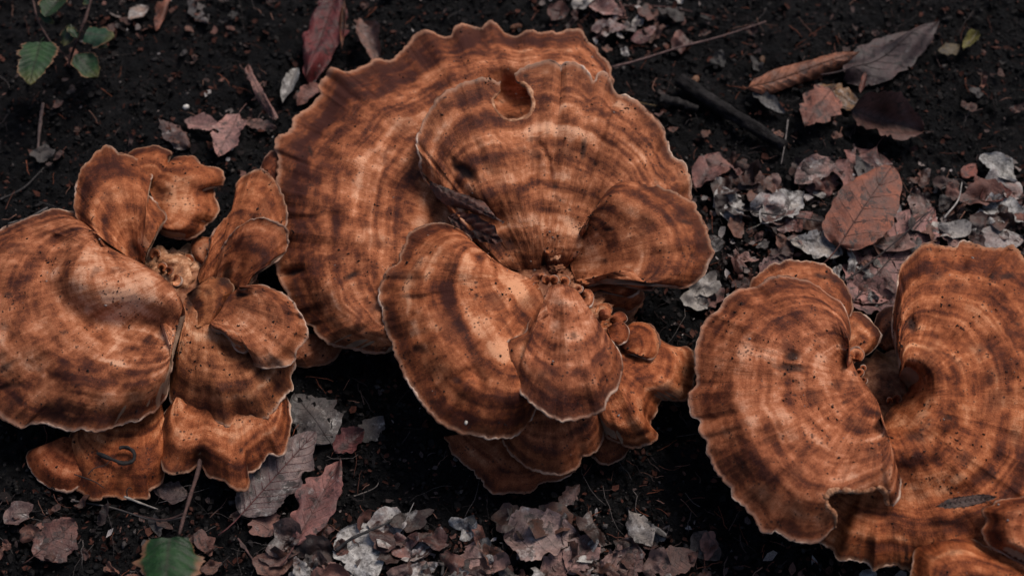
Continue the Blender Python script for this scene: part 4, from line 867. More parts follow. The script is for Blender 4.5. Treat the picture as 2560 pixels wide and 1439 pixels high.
def put_leaf(name, base, tip, wpx, color, label, cat='leaf', lift=0.3, mould=0.0, tilt=(0, 0), zb=None, zt=None, veins=6, petiole=0.25, mat=None, parent=None,
             side=True, holes=0.25, group=None, vein_col=None, conform=True, **kw):
    """a leaf lying from base to tip (places as in the photograph); blade, midrib and side veins"""
    mat = mat or M_LEAF
    seed_count[0] += 1; sd = seed_count[0] * 3.17
    kw.setdefault('cup', 0.12 * math.sin(sd * 5.3) + 0.03)
    if zb is None: A = on_ground(base[0], base[1], lift / 100)
    else: A = at(base[0], base[1], zb / 100)
    if zt is None: B = on_ground(tip[0], tip[1], lift / 100)
    else: B = at(tip[0], tip[1], zt / 100)
    L = np.linalg.norm(B - A)
    ex = (B - A) / L
    up = np.array([tilt[0], tilt[1], 1.0]); ey = np.cross(up, ex); ey /= np.linalg.norm(ey); ez = np.cross(ex, ey)
    Wd = wpx / 2430.0
    big = L * 2430
    nu = int(np.clip(big / 4.2, 18, 64)); nv = int(np.clip(wpx / 7, 9, 27)) | 1
    x, y, z, U, Vv, vein = leaf_grid(L, Wd, nu, nv, sd, **kw)
    V = A + x[..., None] * ex + y[..., None] * ey + z[..., None] * ez
    if conform and zb is None:
        g0 = gh(V[..., 0], V[..., 1]); gl = A[2] * (1 - U) + B[2] * U
        low = g0 + 0.0035
        V[..., 2] = np.where(V[..., 2] < low, low + 0.15 * np.abs(V[..., 2] - low) * 0.3, V[..., 2])
    q = (np.arange(nu - 1)[:, None] * nv + np.arange(nv - 1)[None])
    keep = np.ones((nu - 1, nv - 1), bool)
    if holes:
        hn = fbm(U * L * 130 + sd, Vv * Wd * 65, sd, 3)[:-1, :-1]
        e = np.abs(Vv[:-1, :-1])
        keep = (hn * 0.75 - 0.55 * (e ** 3) * 0.8) > -1.15 + holes * 0.62
        keep[:, nv // 2 - 1:nv // 2 + 1] = True
    q = q[keep].ravel()
    F = np.stack([q, q + nv, q + nv + 1, q + 1], 1)
    used = np.unique(F); remap = -np.ones(nu * nv, int); remap[used] = np.arange(len(used))
    V2 = V.reshape(-1, 3)
    root = parent
    sub = None
    if parent is None:
        root = empty(name, V2.mean(0) * (1, 1, 0) + (0, 0, V2[:, 2].min()), label, cat, group)
        holder = root; bname = 'blade'
    else:
        holder = parent; bname = name
    bl = mesh_obj(bname, V2[used], remap[F], mat, holder, dict(lu=U.ravel()[used], lv=Vv.ravel()[used], vein=vein.ravel()[used]), color=tuple(color) + (mould,))
    par = root if parent is None else bl
    vc = vein_col or tuple(c * 0.45 for c in color)
    r0 = max(0.0005, L * 0.0068)
    mid = V[:, nv // 2].copy(); mid[:, 2] += r0 * 0.35
    st = max(1, nu // 14)
    mid = np.vstack([mid[::st], mid[-1:]])
    if petiole:
        d = mid[0] - mid[min(2, len(mid) - 1)]; d = d / (np.linalg.norm(d) + 1e-9)
        ext = [mid[0] + d * L * petiole * k + np.array([0, 0, -0.02 * L * k]) + ey * 0.04 * L * k * k for k in (1, .66, .33)]
        for e_ in ext:
            if zb is None: e_[2] = max(e_[2], gh(e_[0], e_[1]) + 0.003)
        mid = np.vstack([ext, mid])
    tv, tf = tube(mid, r0 * np.linspace(1, .35, len(mid)), 5)
    mesh_obj('midrib', tv, tf, M_WOOD, par, color=vc)
    if side and big > 90:
        nvn = kw.get('nveins', 8)
        for sgn in (-1, 1):
            for k in range(nvn):
                pts = []
                for av in np.linspace(0.02, 0.88, 6):
                    uu = (k + 0.5) / nvn
                    uu = uu + 0.24 * av * (1 - 0.3 * uu)
                    if uu > 0.97 or uu < 0.03: break
                    iu, iv = uu * (nu - 1), (sgn * av + 1) / 2 * (nv - 1)
                    i0, j0 = int(min(iu, nu - 2)), int(min(iv, nv - 2)); fu, fv = iu - i0, iv - j0
                    if not keep[i0, j0]: break
                    p = (V[i0, j0] * (1 - fu) * (1 - fv) + V[i0 + 1, j0] * fu * (1 - fv) + V[i0, j0 + 1] * (1 - fu) * fv + V[i0 + 1, j0 + 1] * fu * fv)
                    pts.append(p + (0, 0, r0 * 0.10))
                if len(pts) >= 3:
                    tv, tf = tube(np.array(pts), r0 * 0.5 * np.linspace(1, .4, len(pts)), 3)
                    mesh_obj('vein', tv, tf, M_WOOD, par, color=vc)
    return root

RUST, PINK, GREY, DARK, BRN = (0.215, 0.070, 0.040), (0.24, 0.108, 0.092), (0.15, 0.125, 0.118), (0.07, 0.036, 0.03), (0.17, 0.075, 0.052)
T = put_leaf
# right-hand litter
T('fallen_leaf', (2190, 372), (2120, 510), 150, PINK, 'pale pinkish leaf whose tip shows above the rust-brown leaf', lift=.5, mould=.35, shape='beech', holes=.4)
T('fallen_leaf', (2125, 765), (2335, 520), 190, (0.31, 0.15, 0.135), 'large flat pink leaf with a dark midrib behind the right mushroom', lift=.6, mould=.15, shape='beech', holes=.3, nveins=8, wavy=.7, ragged=.4, cup=.0, vein_col=(.05, .03, .03), petiole=.15)
T('fallen_leaf', (2100, 612), (2228, 418), 168, RUST, 'rounded rust-brown leaf lying on top of the pale litter', lift=2.8, mould=-.1, shape='round', holes=.05, nveins=6, arch=.05, ribs=1.0, wavy=.6, ragged=.3, cup=-.03, vein_col=(.07, .025, .018))
T('fallen_leaf', (2105, 640), (1978, 600), 78, (0.33, 0.29, 0.26), 'ragged grey-white leaf at the foot of the rust-brown leaf', lift=1.4, mould=.6, shape='lobed', holes=.3)
T('fallen_leaf', (2085, 405), (1985, 455), 78, (0.22, 0.125, 0.11), 'mottled grey and pink curled leaf left of the rust-brown leaf', lift=1.0, mould=.45, cup=.15, shape='beech')
T('fallen_leaf', (2450, 390), (2540, 455), 70, (0.34, 0.33, 0.31), 'pale grey folded leaf in the right-hand litter near the frame edge', lift=.8, mould=.7, fold=.5, shape='beech')
T('fallen_leaf', (2455, 520), (2570, 545), 90, (0.42, 0.40, 0.38), 'white mouldy leaf at the right edge above the right mushroom', lift=.8, mould=.95, shape='round', holes=.35)
T('fallen_leaf', (2450, 500), (2530, 475), 66, (0.20, 0.07, 0.055), 'reddish brown curled leaf above the white mouldy leaf at right', lift=1.2, mould=.0, cup=.25)
T('fallen_leaf', (2370, 545), (2425, 500), 26, (0.16, 0.065, 0.045), 'narrow brown rolled leaf among twigs in the right-hand litter', lift=1.0, roll=2.2, shape='long', side=False)
T('fallen_leaf', (1900, 560), (2010, 480), 90, (0.36, 0.32, 0.29), 'crumpled white leaf between the central mushroom and the rust-brown leaf', lift=.9, mould=.8, holes=.45, wavy=1.6)
T('fallen_leaf', (1930, 570), (2030, 530), 70, PINK, 'torn pink leaf beside the crumpled white leaf', lift=1.2, mould=.3, holes=.4)
T('fallen_leaf', (1800, 470), (1850, 560), 76, (0.36, 0.33, 0.31), 'grey-white leaf scrap close to the right rim of the central mushroom', lift=.9, mould=.8, holes=.45)
T('fallen_leaf', (1740, 470), (1800, 380), 70, PINK, 'pink crumpled leaf touching the right rim of the central mushroom', lift=.8, mould=.2, holes=.4, wavy=1.6)
T('fallen_leaf', (1830, 420), (1760, 400), 60, (0.25, .11, .085), 'brownish leaf fragment above the pink crumpled leaf', lift=1.0, mould=.1, holes=.4)
T('fallen_leaf', (1905, 690), (1980, 640), 84, (0.22, 0.115, 0.105), 'dull pink leaf half under the right mushroom cap', lift=.6, mould=.2, holes=.3)
T('fallen_leaf', (2240, 760), (2100, 740), 110, (0.24, 0.125, 0.115), 'pink leaf blade in the notch above the right mushroom', lift=.4, mould=.3, holes=.2)
T('fallen_leaf', (2560, 600), (2420, 585), 80, (0.36, 0.27, 0.25), 'pale torn leaf just above the rim of the right mushroom', lift=.8, mould=.6, holes=.4)
T('fallen_leaf', (2320, 560), (2280, 470), 60, (0.22, 0.12, 0.10), 'small pink-grey leaf right of the rust-brown leaf', lift=.7, mould=.4, holes=.35)
T('fallen_leaf', (1760, 770), (1810, 720), 46, (0.16, 0.075, 0.065), 'small dark pink leaf between the central and right mushrooms', lift=.6, mould=.1)
# upper right
T('fallen_leaf', (2110, 190), (2345, 60), 150, (0.070, 0.042, 0.042), 'large grey leaf with reddish edges at upper right', lift=1.6, mould=.08, ragged=.3, shape='beech', holes=.1, cup=-.06, ribs=.4)
T('fallen_leaf', (1868, 222), (2142, 132), 125, (0.26, 0.095, 0.05), 'long rolled orange-brown leaf lying over the large grey leaf', lift=2.0, roll=-1.7, shape='long', ribs=1.8, holes=.0, nveins=10, wavy=.8, petiole=.03, tilt=(0, -.4))
T('fallen_leaf', (1880, 232), (1960, 285), 44, (0.12, 0.115, 0.115), 'small smooth grey leaf under the end of the rolled leaf', lift=.8, mould=.3, ribs=.2, holes=.0)
T('fallen_leaf', (2080, 225), (2010, 322), 112, (0.21, 0.08, 0.055), 'small lobed reddish leaf in front of the rolled leaf', lift=1.6, shape='lobed', holes=.05, arch=.1, nveins=5, ribs=1.0)
T('fallen_leaf', (2150, 262), (2040, 215), 80, (0.21, 0.10, 0.035), 'leaf piece with orange spots between the rolled and the grey leaf', lift=1.0, mould=.4, holes=.25)
T('fallen_leaf', (2130, 275), (2305, 328), 118, (0.115, 0.055, 0.045), 'dark leathery brown cupped leaf below the large grey leaf', lift=1.5, shape='round', cup=.28, holes=.0, ribs=.9, nveins=9, tilt=(0, -.5))
T('fallen_leaf', (2150, 235), (2165, 175), 24, (0.20, 0.07, 0.05), 'small curled red stalked leaf above the cupped leaf', lift=2.0, roll=1.6, shape='long', side=False)
T('fallen_leaf', (2345, 130), (2400, 115), 44, (0.10, 0.065, 0.02), 'olive yellow leaf near the upper right corner, the left of two', lift=1.0, mould=-.2, side=False)
T('fallen_leaf', (2410, 125), (2445, 75), 36, (0.13, 0.115, 0.025), 'greenish yellow leaf near the upper right corner, the right of two', lift=1.4, mould=-.2, side=False)
T('fallen_leaf', (2405, 445), (2440, 410), 40, (0.22, 0.06, 0.04), 'small red leaf in the dark soil left of the grey folded leaf', lift=.6, mould=0)
# upper middle
T('fallen_leaf', (845, -20), (765, 205), 120, (0.115, 0.014, 0.015), 'dark red leaf with a grey patch above the central mushroom', lift=1.4, mould=.14, shape='beech', fold=.5, holes=.0)
T('fallen_leaf', (862, 0), (855, 130), 22, (0.20, 0.075, 0.04), 'narrow orange-brown leaf edge standing beside the dark red leaf', lift=1.8, roll=1.5, shape='long', side=False)
T('fallen_leaf', (905, 55), (945, 165), 72, (0.18, 0.09, 0.07), 'brown curled leaf behind the top rim of the central mushroom', lift=1.2, mould=.3, cup=.3)
T('fallen_leaf', (615, 175), (688, 300), 36, (0.20, 0.10, 0.085), 'curled brown strip of leaf left of the central mushroom', lift=1.6, roll=1.4, shape='strip', twist=1.2, side=False)
T('fallen_leaf', (745, 170), (705, 255), 40, (0.20, 0.19, 0.18), 'thin grey leaf below the dark red leaf', lift=.8, mould=.6)
T('fallen_leaf', (810, 215), (742, 265), 52, (0.24, 0.11, 0.09), 'pinkish brown leaf touching the upper left rim of the central mushroom', lift=1.0, mould=.1, cup=.2)
T('fallen_leaf', (690, 320), (610, 300), 44, (0.14, 0.07, 0.058), 'dull brown leaf under the curled strip', lift=.5)
T('fallen_leaf', (598, 290), (545, 390), 84, (0.32, 0.165, 0.145), 'pink leaf with dark rotten patches above the left mushroom, right piece', lift=1.2, mould=.1, holes=.1, wavy=1.2)
T('fallen_leaf', (545, 320), (460, 300), 64, (0.32, 0.17, 0.15), 'pink leaf scrap just left of the pink leaf with rotten patches', lift=1.0, mould=.15, holes=.15)
T('fallen_leaf', (470, 370), (400, 300), 60, (0.10, 0.05, 0.042), 'dark brown leaf behind the upper caps of the left mushroom', lift=.6, mould=.2, holes=.3)
T('fallen_leaf', (370, 15), (322, 50), 46, (0.34, 0.23, 0.18), 'small pale orange leaf near the top edge', lift=.8, mould=.5, side=False)
T('fallen_leaf', (430, -10), (390, 75), 32, (0.24, 0.095, 0.065), 'narrow rust-brown leaf hanging in from the top edge', lift=.8, roll=1.0, side=False)
T('fallen_leaf', (475, 0), (520, 60), 50, (0.09, 0.075, 0.073), 'dark grey leaf near the top edge beside the rust-brown one', lift=.5, mould=.3, side=False)
T('fallen_leaf', (1470, 10), (1560, 40), 60, (0.27, 0.14, 0.125), 'pink leaf at the top edge above the central mushroom', lift=.8, mould=.3, holes=.35)
T('fallen_leaf', (1480, 75), (1570, 70), 56, (0.29, 0.17, 0.155), 'pale pink torn leaf behind the top right rim of the central mushroom', lift=.9, mould=.4, holes=.4)
T('fallen_leaf', (1580, 105), (1640, 65), 50, (0.25, 0.12, 0.11), 'small pink leaf beside the long thin twig', lift=.9, mould=.2, holes=.3)
# bottom
T('fallen_leaf', (600, 1290), (790, 1080), 150, (0.175, 0.125, 0.12), 'large grey and dark red ribbed leaf under the lower left mushroom', lift=1.0, mould=.30, shape='beech', nveins=11, ribs=1.6, holes=.0, wavy=.5, serr=.4, vein_col=(.09, .03, .03))
T('fallen_leaf', (680, 1340), (650, 1270), 80, (0.17, 0.08, 0.065), 'crumpled brown leaf below the ribbed leaf', lift=.6, mould=.25, holes=.3, wavy=1.6)
T('fallen_leaf', (740, 1360), (850, 1145), 92, (0.22, 0.092, 0.082), 'folded pinkish brown leaf right of the ribbed leaf', lift=1.2, mould=.12, fold=.6, holes=.05, nveins=7)
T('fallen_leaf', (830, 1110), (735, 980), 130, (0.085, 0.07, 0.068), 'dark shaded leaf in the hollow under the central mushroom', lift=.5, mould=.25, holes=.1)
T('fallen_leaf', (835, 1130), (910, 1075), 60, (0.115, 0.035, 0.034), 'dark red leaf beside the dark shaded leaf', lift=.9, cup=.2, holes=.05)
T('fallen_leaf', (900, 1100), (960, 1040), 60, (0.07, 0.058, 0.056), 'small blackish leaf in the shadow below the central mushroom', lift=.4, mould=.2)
T('fallen_leaf', (870, 1310), (935, 1445), 120, (0.44, 0.42, 0.40), 'crumbling white mouldy leaf at the bottom edge', lift=.9, mould=.95, shape='round', holes=.4, wavy=1.5)
T('fallen_leaf', (1255, 1345), (1440, 1330), 130, (0.31, 0.205, 0.185), 'pinkish grey leaf with dark branching veins below the central mushroom', lift=1.0, mould=.3, shape='beech', nveins=6, holes=.15, vein_col=(.04, .025, .025), arch=.04)
T('fallen_leaf', (1180, 1450), (1195, 1350), 84, (0.33, 0.19, 0.165), 'pale pink leaf standing up from the bottom edge', lift=.9, mould=.25, holes=.15, nveins=6)
T('fallen_leaf', (1420, 1430), (1490, 1330), 76, (0.26, 0.145, 0.13), 'pink torn leaf right of the leaf with branching veins', lift=.9, mould=.3, holes=.35)
T('fallen_leaf', (1350, 1440), (1430, 1390), 70, (0.29, 0.16, 0.14), 'crumpled pink leaf at the bottom edge under the central mushroom', lift=.8, mould=.2, holes=.3, wavy=1.5)
T('fallen_leaf', (1630, 1365), (1570, 1270), 62, (0.23, 0.20, 0.185), 'slender grey leaf left of the right mushroom near the bottom', lift=1.0, mould=.45, shape='long', nveins=7)
T('fallen_leaf', (1640, 1420), (1745, 1385), 70, (0.15, 0.075, 0.06), 'brown leaf near the bottom edge left of the right mushroom', lift=.8, mould=.1, holes=.2)
T('fallen_leaf', (1530, 1440), (1600, 1370), 80, (0.18, 0.10, 0.088), 'dull brown leaf at the bottom edge between the grey and the pink leaf', lift=.6, mould=.25, holes=.3)
T('fallen_leaf', (1400, 1260), (1450, 1210), 44, (0.20, 0.115, 0.10), 'small pinkish leaf scrap just below the lowest central cap', lift=.7, mould=.2, holes=.3)
T('fallen_leaf', (90, 1390), (190, 1300), 110, (0.115, 0.05, 0.042), 'crumpled dark brown leaf in the lower left corner', lift=.9, mould=.25, wavy=2.0, holes=.1)
T('fallen_leaf', (10, 1310), (85, 1260), 56, (0.17, 0.10, 0.09), 'dull pink leaf at the left edge below the left mushroom', lift=.7, mould=.35, holes=.3)
T('fallen_leaf', (470, 1240), (380, 1215), 56, (0.115, 0.072, 0.065), 'grey-brown leaf under the front cap of the left mushroom', lift=.7, mould=.2)
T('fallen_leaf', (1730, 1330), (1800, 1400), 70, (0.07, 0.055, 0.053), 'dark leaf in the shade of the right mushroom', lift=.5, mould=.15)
T('fallen_leaf', (1020, 1400), (1080, 1330), 60, (0.10, 0.055, 0.046), 'dark brown leaf right of the white mouldy leaf', lift=.6, mould=.1, holes=.2)

# scraps: countable small pieces, a few shapes shared by many
def scrap_mesh(k):
    m, rings = 22, 6
    a = np.linspace(0, 2 * math.pi, m, endpoint=False)
    r0 = 1 + 0.42 * fbm(np.cos(a) * 1.4 + k * 3.3, np.sin(a) * 1.4 + k, k, 3)
    asp = 0.45 + 0.5 * _h(np.array([k]), np.array([3]), np.array([1]))[0]
    V = [(0, 0, 0.1)]
    for i in range(1, rings + 1):
        f = i / rings
        for j in range(m):
            x, y = f * r0[j] * math.cos(a[j]), f * r0[j] * math.sin(a[j]) * asp
            V.append((x, y, 0.0))
    V = np.array(V)
    V[:, 2] = 0.32 * fbm(V[:, 0] * 1.3 + k, V[:, 1] * 1.3, k * 2.0, 3) + 0.25 * (V[:, 0] ** 2) * (0.3 + 0.7 * _h(np.array([k]), np.array([9]), np.array([2]))[0]) + 0.12 * np.abs(V[:, 1])
    V[:, 2] -= V[:, 2].min()
    F = [(0, 1 + j, 1 + (j + 1) % m) for j in range(m)]
    for i in range(rings - 1):
        for j in range(m):
            b = 1 + i * m
            F.append((b + j, b + m + j, b + m + (j + 1) % m, b + (j + 1) % m))
    me = bpy.data.meshes.new('leaf_scrap')
    me.from_pydata((V * 0.012).tolist(), [], F)
    me.materials.append(M_LEAF)
    me.polygons.foreach_set('use_smooth', np.ones(len(F), bool))
    me.attributes.new('vein', 'FLOAT', 'POINT').data.foreach_set('value', np.clip(1 - np.abs(V[:, 1] - 0.05) / 0.09, 0, 1).astype(np.float32))
    me.attributes.new('lu', 'FLOAT', 'POINT').data.foreach_set('value', V[:, 0].astype(np.float32))
    return me
SCRAPS = [scrap_mesh(k + 1) for k in range(16)]
def scraps(n, lo, hi, dens, s0, s1, cols, label, group, mould=(-.3, -.1)):
    q = scatter(n, dens, lo, hi)
    for k in range(n):
        p = on_ground(q[k, 0], q[k, 1], 0.0035 + 0.004 * random.random())
        o = bpy.data.objects.new('leaf_scrap', SCRAPS[random.randrange(16)])
        COL.objects.link(o)
        o.location = Vector(p)
        o.rotation_euler = (random.gauss(0, .38), random.gauss(0, .38), random.random() * 6.28)
        s = s0 + (s1 - s0) * random.random() ** 1.5
        s /= 0.012
        o.scale = (s, s, s)
        c = random.choice(cols); f = 0.35 + 0.75 * random.random()
        o.color = (c[0] * f, c[1] * f, c[2] * f, random.choice(mould))
        mouldy = o.color[3] >= .5
        hue = 'white mouldy' if mouldy else ('dark brown' if c[0] * f < .06 else ('grey' if c[1] > .72 * c[0] else ('pinkish' if c[2] > .42 * c[0] and c[0] * f > .1 else 'brown')))
        props(o, 'small %s %s' % (hue, label), 'leaf scrap', '%s %s' % (hue, group))
MIXP = [PINK, (0.26, 0.145, 0.125), GREY, BRN, (0.20, 0.085, 0.066), BRN, (0.36, 0.33, 0.31), DARK, DARK, (0.12, 0.05, 0.04)]
MIXD = [DARK, (0.11, 0.05, 0.04), (0.06, 0.05, 0.048), BRN, (0.2, 0.085, 0.06)]
scraps(120, (1720, 370), (2600, 780), litter, .006, .020, MIXP, 'leaf scrap in the pale litter between the central and right mushrooms', 'leaf scraps in the right-hand litter', (-.3, -.1, 0, .1, .3, .8))
scraps(90, (620, 1230), (1800, 1470), litter, .006, .020, MIXP, 'leaf scrap in the litter along the bottom edge', 'leaf scraps along the bottom', (-.3, -.1, 0, .1, .3, .8))
scraps(28, (1350, -40), (1720, 150), litter, .006, .016, MIXP, 'leaf scrap behind the top right rim of the central mushroom', 'leaf scraps at the top middle', (-.3, -.1, 0, .1, .3, .8))
scraps(40, (-20, -20), (1000, 420), lambda X, Y: .5 + 0 * X, .004, .012, MIXD, 'leaf scrap on the black soil at upper left', 'leaf scraps at the upper left')
scraps(34, (1560, -20), (2580, 380), lambda X, Y: .5 + 0 * X, .004, .011, MIXD, 'leaf scrap on the black soil at upper right', 'leaf scraps at the upper right')
scraps(26, (-20, 1240), (620, 1460), lambda X, Y: .5 + 0 * X, .004, .012, MIXD, 'leaf scrap on the black soil at lower left', 'leaf scraps at the lower left')

# ------------------------------------------------------------------ twigs and single small things
def stick(name, pts, r, color, label, cat='twig', mat=None, z=None, taper=.5, k=8, n=28, rough=.12, group=None, parent=None, lift=.4):
    """a stick through places of the photograph; z in cm or lying on the soil"""
    q = spline(pts, n)
    if z is None:
        P = on_ground(q[:, 0], q[:, 1], r / 1000 + lift / 1000)
        P[:, 2] += r / 1000 * .4
    else:
        P = at(q[:, 0], q[:, 1], np.interp(np.linspace(0, 1, n), np.linspace(0, 1, len(z)), z) / 100)
    seed_count[0] += 1; sd = seed_count[0] * 1.7
    u = np.linspace(0, 1, n)
    R = r / 1000 * (1 - (1 - taper) * u) * (1 + rough * vn(u * 9, sd) + rough * .6 * vn(u * 23, sd))
    v, f = tube(P, R, k)
    d = 1 + 1.6 * rough * vn(np.tile(np.arange(k), n) * 1.3 + sd, np.repeat(u * 7, k)) + .5 * rough * vn(np.tile(np.arange(k), n) * 2.9 + sd, np.repeat(u * 40, k))
    c = np.repeat(P, k, 0); v = c + (v - c) * d[:, None]
    o = mesh_obj(name, v, f, mat or M_WOOD, parent, dict(lu=np.repeat(u, k), lv=np.tile(np.arange(k) / k, n)), color=color)
    if parent is None: props(o, label, cat, group)
    return o
stick('bark_stick', [(1700, 205), (1770, 255), (1860, 310), (1960, 372)], 9.5, (0.017, 0.015, 0.0155), 'thick dark barky stick lying right of the central mushroom', 'stick', M_BARK, k=18, n=80, taper=.75, rough=.12)
stick('bark_stick', [(1650, 250), (1700, 262), (1745, 275)], 6.0, (0.03, 0.027, 0.027), 'short grey bark piece left of the thick dark stick', 'stick', M_BARK, k=14, taper=.6, rough=.15)
tw = stick('thin_twig', [(1530, 168), (1600, 150), (1700, 118), (1800, 92), (1915, 54)], 1.6, (0.11, 0.065, 0.06), 'long thin straight twig at the top right of the central mushroom', n=60, z=[1.2, 1.6, 2, 1.8, 1.4])
stick('thin_twig', [(1560, 15), (1660, 18), (1740, 32), (1815, 52)], 1.0, (0.10, 0.05, 0.045), 'thin reddish twig along the top edge above the long twig')
stick('thin_twig', [(1970, 300), (1962, 360), (1953, 410)], .9, (0.15, 0.13, 0.125), 'short pale upright twig right of the thick dark stick', z=[1.0, 1.5, 2.0])
stick('thin_twig', [(108, 260), (100, 320), (95, 375)], 2.4, (0.09, 0.06, 0.055), 'short brown stick standing at left above the left mushroom')
stick('thin_twig', [(95, 370), (97, 402)], 1.6, (0.24, 0.09, 0.03), 'small orange twig end below the short brown stick', n=12)
stick('thin_twig', [(0, 500), (60, 470), (110, 420)], 1.4, (0.035, 0.03, 0.03), 'dark thin root at the left edge above the left mushroom')
stick('thin_twig', [(1880, 530), (1960, 540), (2060, 555), (2140, 575)], 1.1, (0.03, 0.026, 0.026), 'thin black twig crossing the pale litter left of the rust-brown leaf', z=[1.2, 1.6, 1.6, 1.4])
stick('thin_twig', [(2360, 545), (2395, 500), (2405, 455)], 1.2, (0.32, 0.29, 0.27), 'bent pale twig beside the narrow rolled leaf at right', z=[1.2, 1.8, 1.8])
stick('thin_twig', [(2370, 450), (2450, 452), (2540, 462)], 1.4, (0.03, 0.026, 0.026), 'dark twig under the grey folded leaf at right')
stick('thin_twig', [(2040, 740), (2130, 690), (2220, 620), (2320, 530)], 1.5, (0.03, 0.02, 0.02), 'dark stalk lying along the large flat pink leaf', z=[1.6, 2.0, 2.2, 2.0])
stick('thin_twig', [(840, 1375), (880, 1345), (960, 1310), (990, 1290)], 2.0, (0.028, 0.025, 0.026), 'dark twig lying across the white mouldy leaf', z=[1.6, 2.2, 2.2, 1.6])
stick('thin_twig', [(885, 1240), (935, 1220), (950, 1200)], .8, (0.12, 0.10, 0.09), 'thin forked rootlet in the soil under the central mushroom')
stick('thin_twig', [(1005, 1345), (1015, 1300), (1035, 1255)], .8, (0.2, 0.18, 0.17), 'thin pale upright stem below the central mushroom', z=[.8, 1.6, 2])
stick('thin_twig', [(1105, 1439), (1110, 1380), (1100, 1310)], 1.5, (0.04, 0.035, 0.035), 'dark upright twig at the bottom left of the pale pink leaf')
stick('thin_twig', [(595, 1345), (630, 1395), (655, 1439)], 1.2, (0.10, 0.055, 0.05), 'thin brown twig at the bottom right of the green leaf')
stick('thin_twig', [(180, 1250), (280, 1268), (390, 1300), (470, 1290)], 1.0, (0.07, 0.06, 0.058), 'long thin rootlet in front of the left mushroom', z=[1.2, 1.4, 2.0, 3.0])
stick('thin_twig', [(310, 1240), (350, 1256), (395, 1272)], 1.3, (0.25, 0.22, 0.2), 'pale short rootlet hanging at the lowest left cap', z=[2.6, 2.0, 1.4])
stick('thin_twig', [(120, 520), (70, 545), (20, 560)], 1.3, (0.10, 0.09, 0.088), 'greyish twig just above the big left cap')
stick('thin_twig', [(1560, 250), (1640, 265)], 1.0, (0.15, 0.10, 0.05), 'small yellowish twig at the right of the central mushroom', n=14)

# black curled rootlet on the lowest left cap
stick('curled_rootlet', [(243, 1132), (262, 1140), (285, 1150), (308, 1157), (330, 1152), (337, 1138), (330, 1124), (312, 1117), (298, 1120)], 2.0, (0.016, 0.013, 0.013), 'black hooked rootlet lying on the lowest left cap', 'rootlet', z=[4.3, 4.5, 4.5, 4.4, 4.4, 4.4, 4.5, 4.6, 4.6], n=50, rough=.25, taper=.8)
stick('thin_rootlet', [(186, 1185), (215, 1195), (240, 1205), (262, 1220)], .7, (0.02, 0.016, 0.016), 'hair-thin black root at the left rim of the lowest left cap', 'rootlet', z=[4.1, 4.2, 4.1, 3.7])
stick('thin_rootlet', [(220, 1185), (235, 1170), (262, 1162), (275, 1150)], .6, (0.02, 0.016, 0.016), 'hair-thin black root just under the hooked rootlet', 'rootlet', z=[4.2, 4.3, 4.4, 4.6])
stick('thin_rootlet', [(318, 1240), (317, 1226), (323, 1218), (330, 1222)], .8, (0.02, 0.014, 0.012), 'small black hook at the front rim of the lowest left cap', 'rootlet', z=[3.6, 3.9, 4.0, 4.0])

# rolled beech leaf in the crevice of the rosette
T('rolled_leaf', (1070, 458), (1264, 554), 46, (0.13, 0.048, 0.032), 'dark ribbed rolled leaf stuck in the crevice of the central mushroom, upper one', zb=12.0, zt=11.2, roll=-1.0, shape='long', ribs=3.6, nveins=9, holes=0, wavy=1.5, ragged=1.0, twist=1.3, petiole=.0, tilt=(-.1, -.5))
T('rolled_leaf', (1122, 540), (1262, 606), 62, (0.11, 0.041, 0.028), 'dark ribbed leaf half hidden under the rolled leaf of the central mushroom', zb=9.8, zt=9.8, roll=-.6, shape='beech', ribs=4.2, nveins=6, holes=0, wavy=1.6, ragged=1.0, petiole=.0, tilt=(0, -.9))
# withered leaf on the right cap
T('withered_leaf', (2490, 1243), (2335, 1268), 40, (0.10, 0.055, 0.045), 'withered ribbed leaf curled on the right mushroom cap', zb=9.9, zt=9.6, roll=-1.6, shape='long', ribs=3.0, nveins=12, holes=0, wavy=.3, petiole=.1)
stick('thin_twig', [(2388, 985), (2408, 995), (2425, 1018)], .7, (0.03, 0.018, 0.015), 'tiny bent dark needle on the large right cap', z=[9.6, 9.6, 9.5], n=14)
stick('thin_twig', [(1222, 632), (1200, 648), (1178, 655), (1165, 672)], .6, (0.09, 0.04, 0.03), 'tiny brown needle on the front left cap of the central mushroom', z=[11.6, 12.2, 12.3, 12.0], n=14)

def pod(name, px, py, z, ln, wd, ang, color, label, cat, mat=M_PALE):
    c = at(px, py, z / 100)
    n, m = 14, 12
    u = np.linspace(-1, 1, m)[:, None]; a = np.linspace(0, 2 * math.pi, n, endpoint=False)[None]
    r = np.sqrt(np.clip(1 - np.abs(u) ** 2.4, 0.0005, 1)) * (1 + .06 * np.cos(u * 14))
    X, Y, Z = u * ln / 1000 + 0 * a, r * np.cos(a) * wd / 1000, r * np.sin(a) * wd / 1000
    ca, sa = math.cos(ang), math.sin(ang)
    V = np.stack([X * ca - Y * sa, X * sa + Y * ca, Z], -1).reshape(-1, 3) + c
    i = np.arange(m - 1)[:, None]; j = np.arange(n)[None]
    F = np.stack([i * n + j, i * n + (j + 1) % n, (i + 1) * n + (j + 1) % n, (i + 1) * n + j], -1).reshape(-1, 4)[:, ::-1].tolist()
    F += [list(range(n)), [(m - 1) * n + k for k in range(n - 1, -1, -1)]]
    return props(mesh_obj(name, V, F, mat, color=color), label, cat)
pod('pale_grub', 1648, 650, 11.0, 3.7, 1.6, -1.05, (0.42, 0.42, 0.40), 'tiny pale grey grub on the right cap of the central mushroom', 'grub')
pod('pale_grub', 1165, 1056, 11.1, 2.2, 1.6, 1.2, (0.5, 0.45, 0.4), 'tiny whitish droplet-like egg near the front rim of the central mushroom', 'egg')
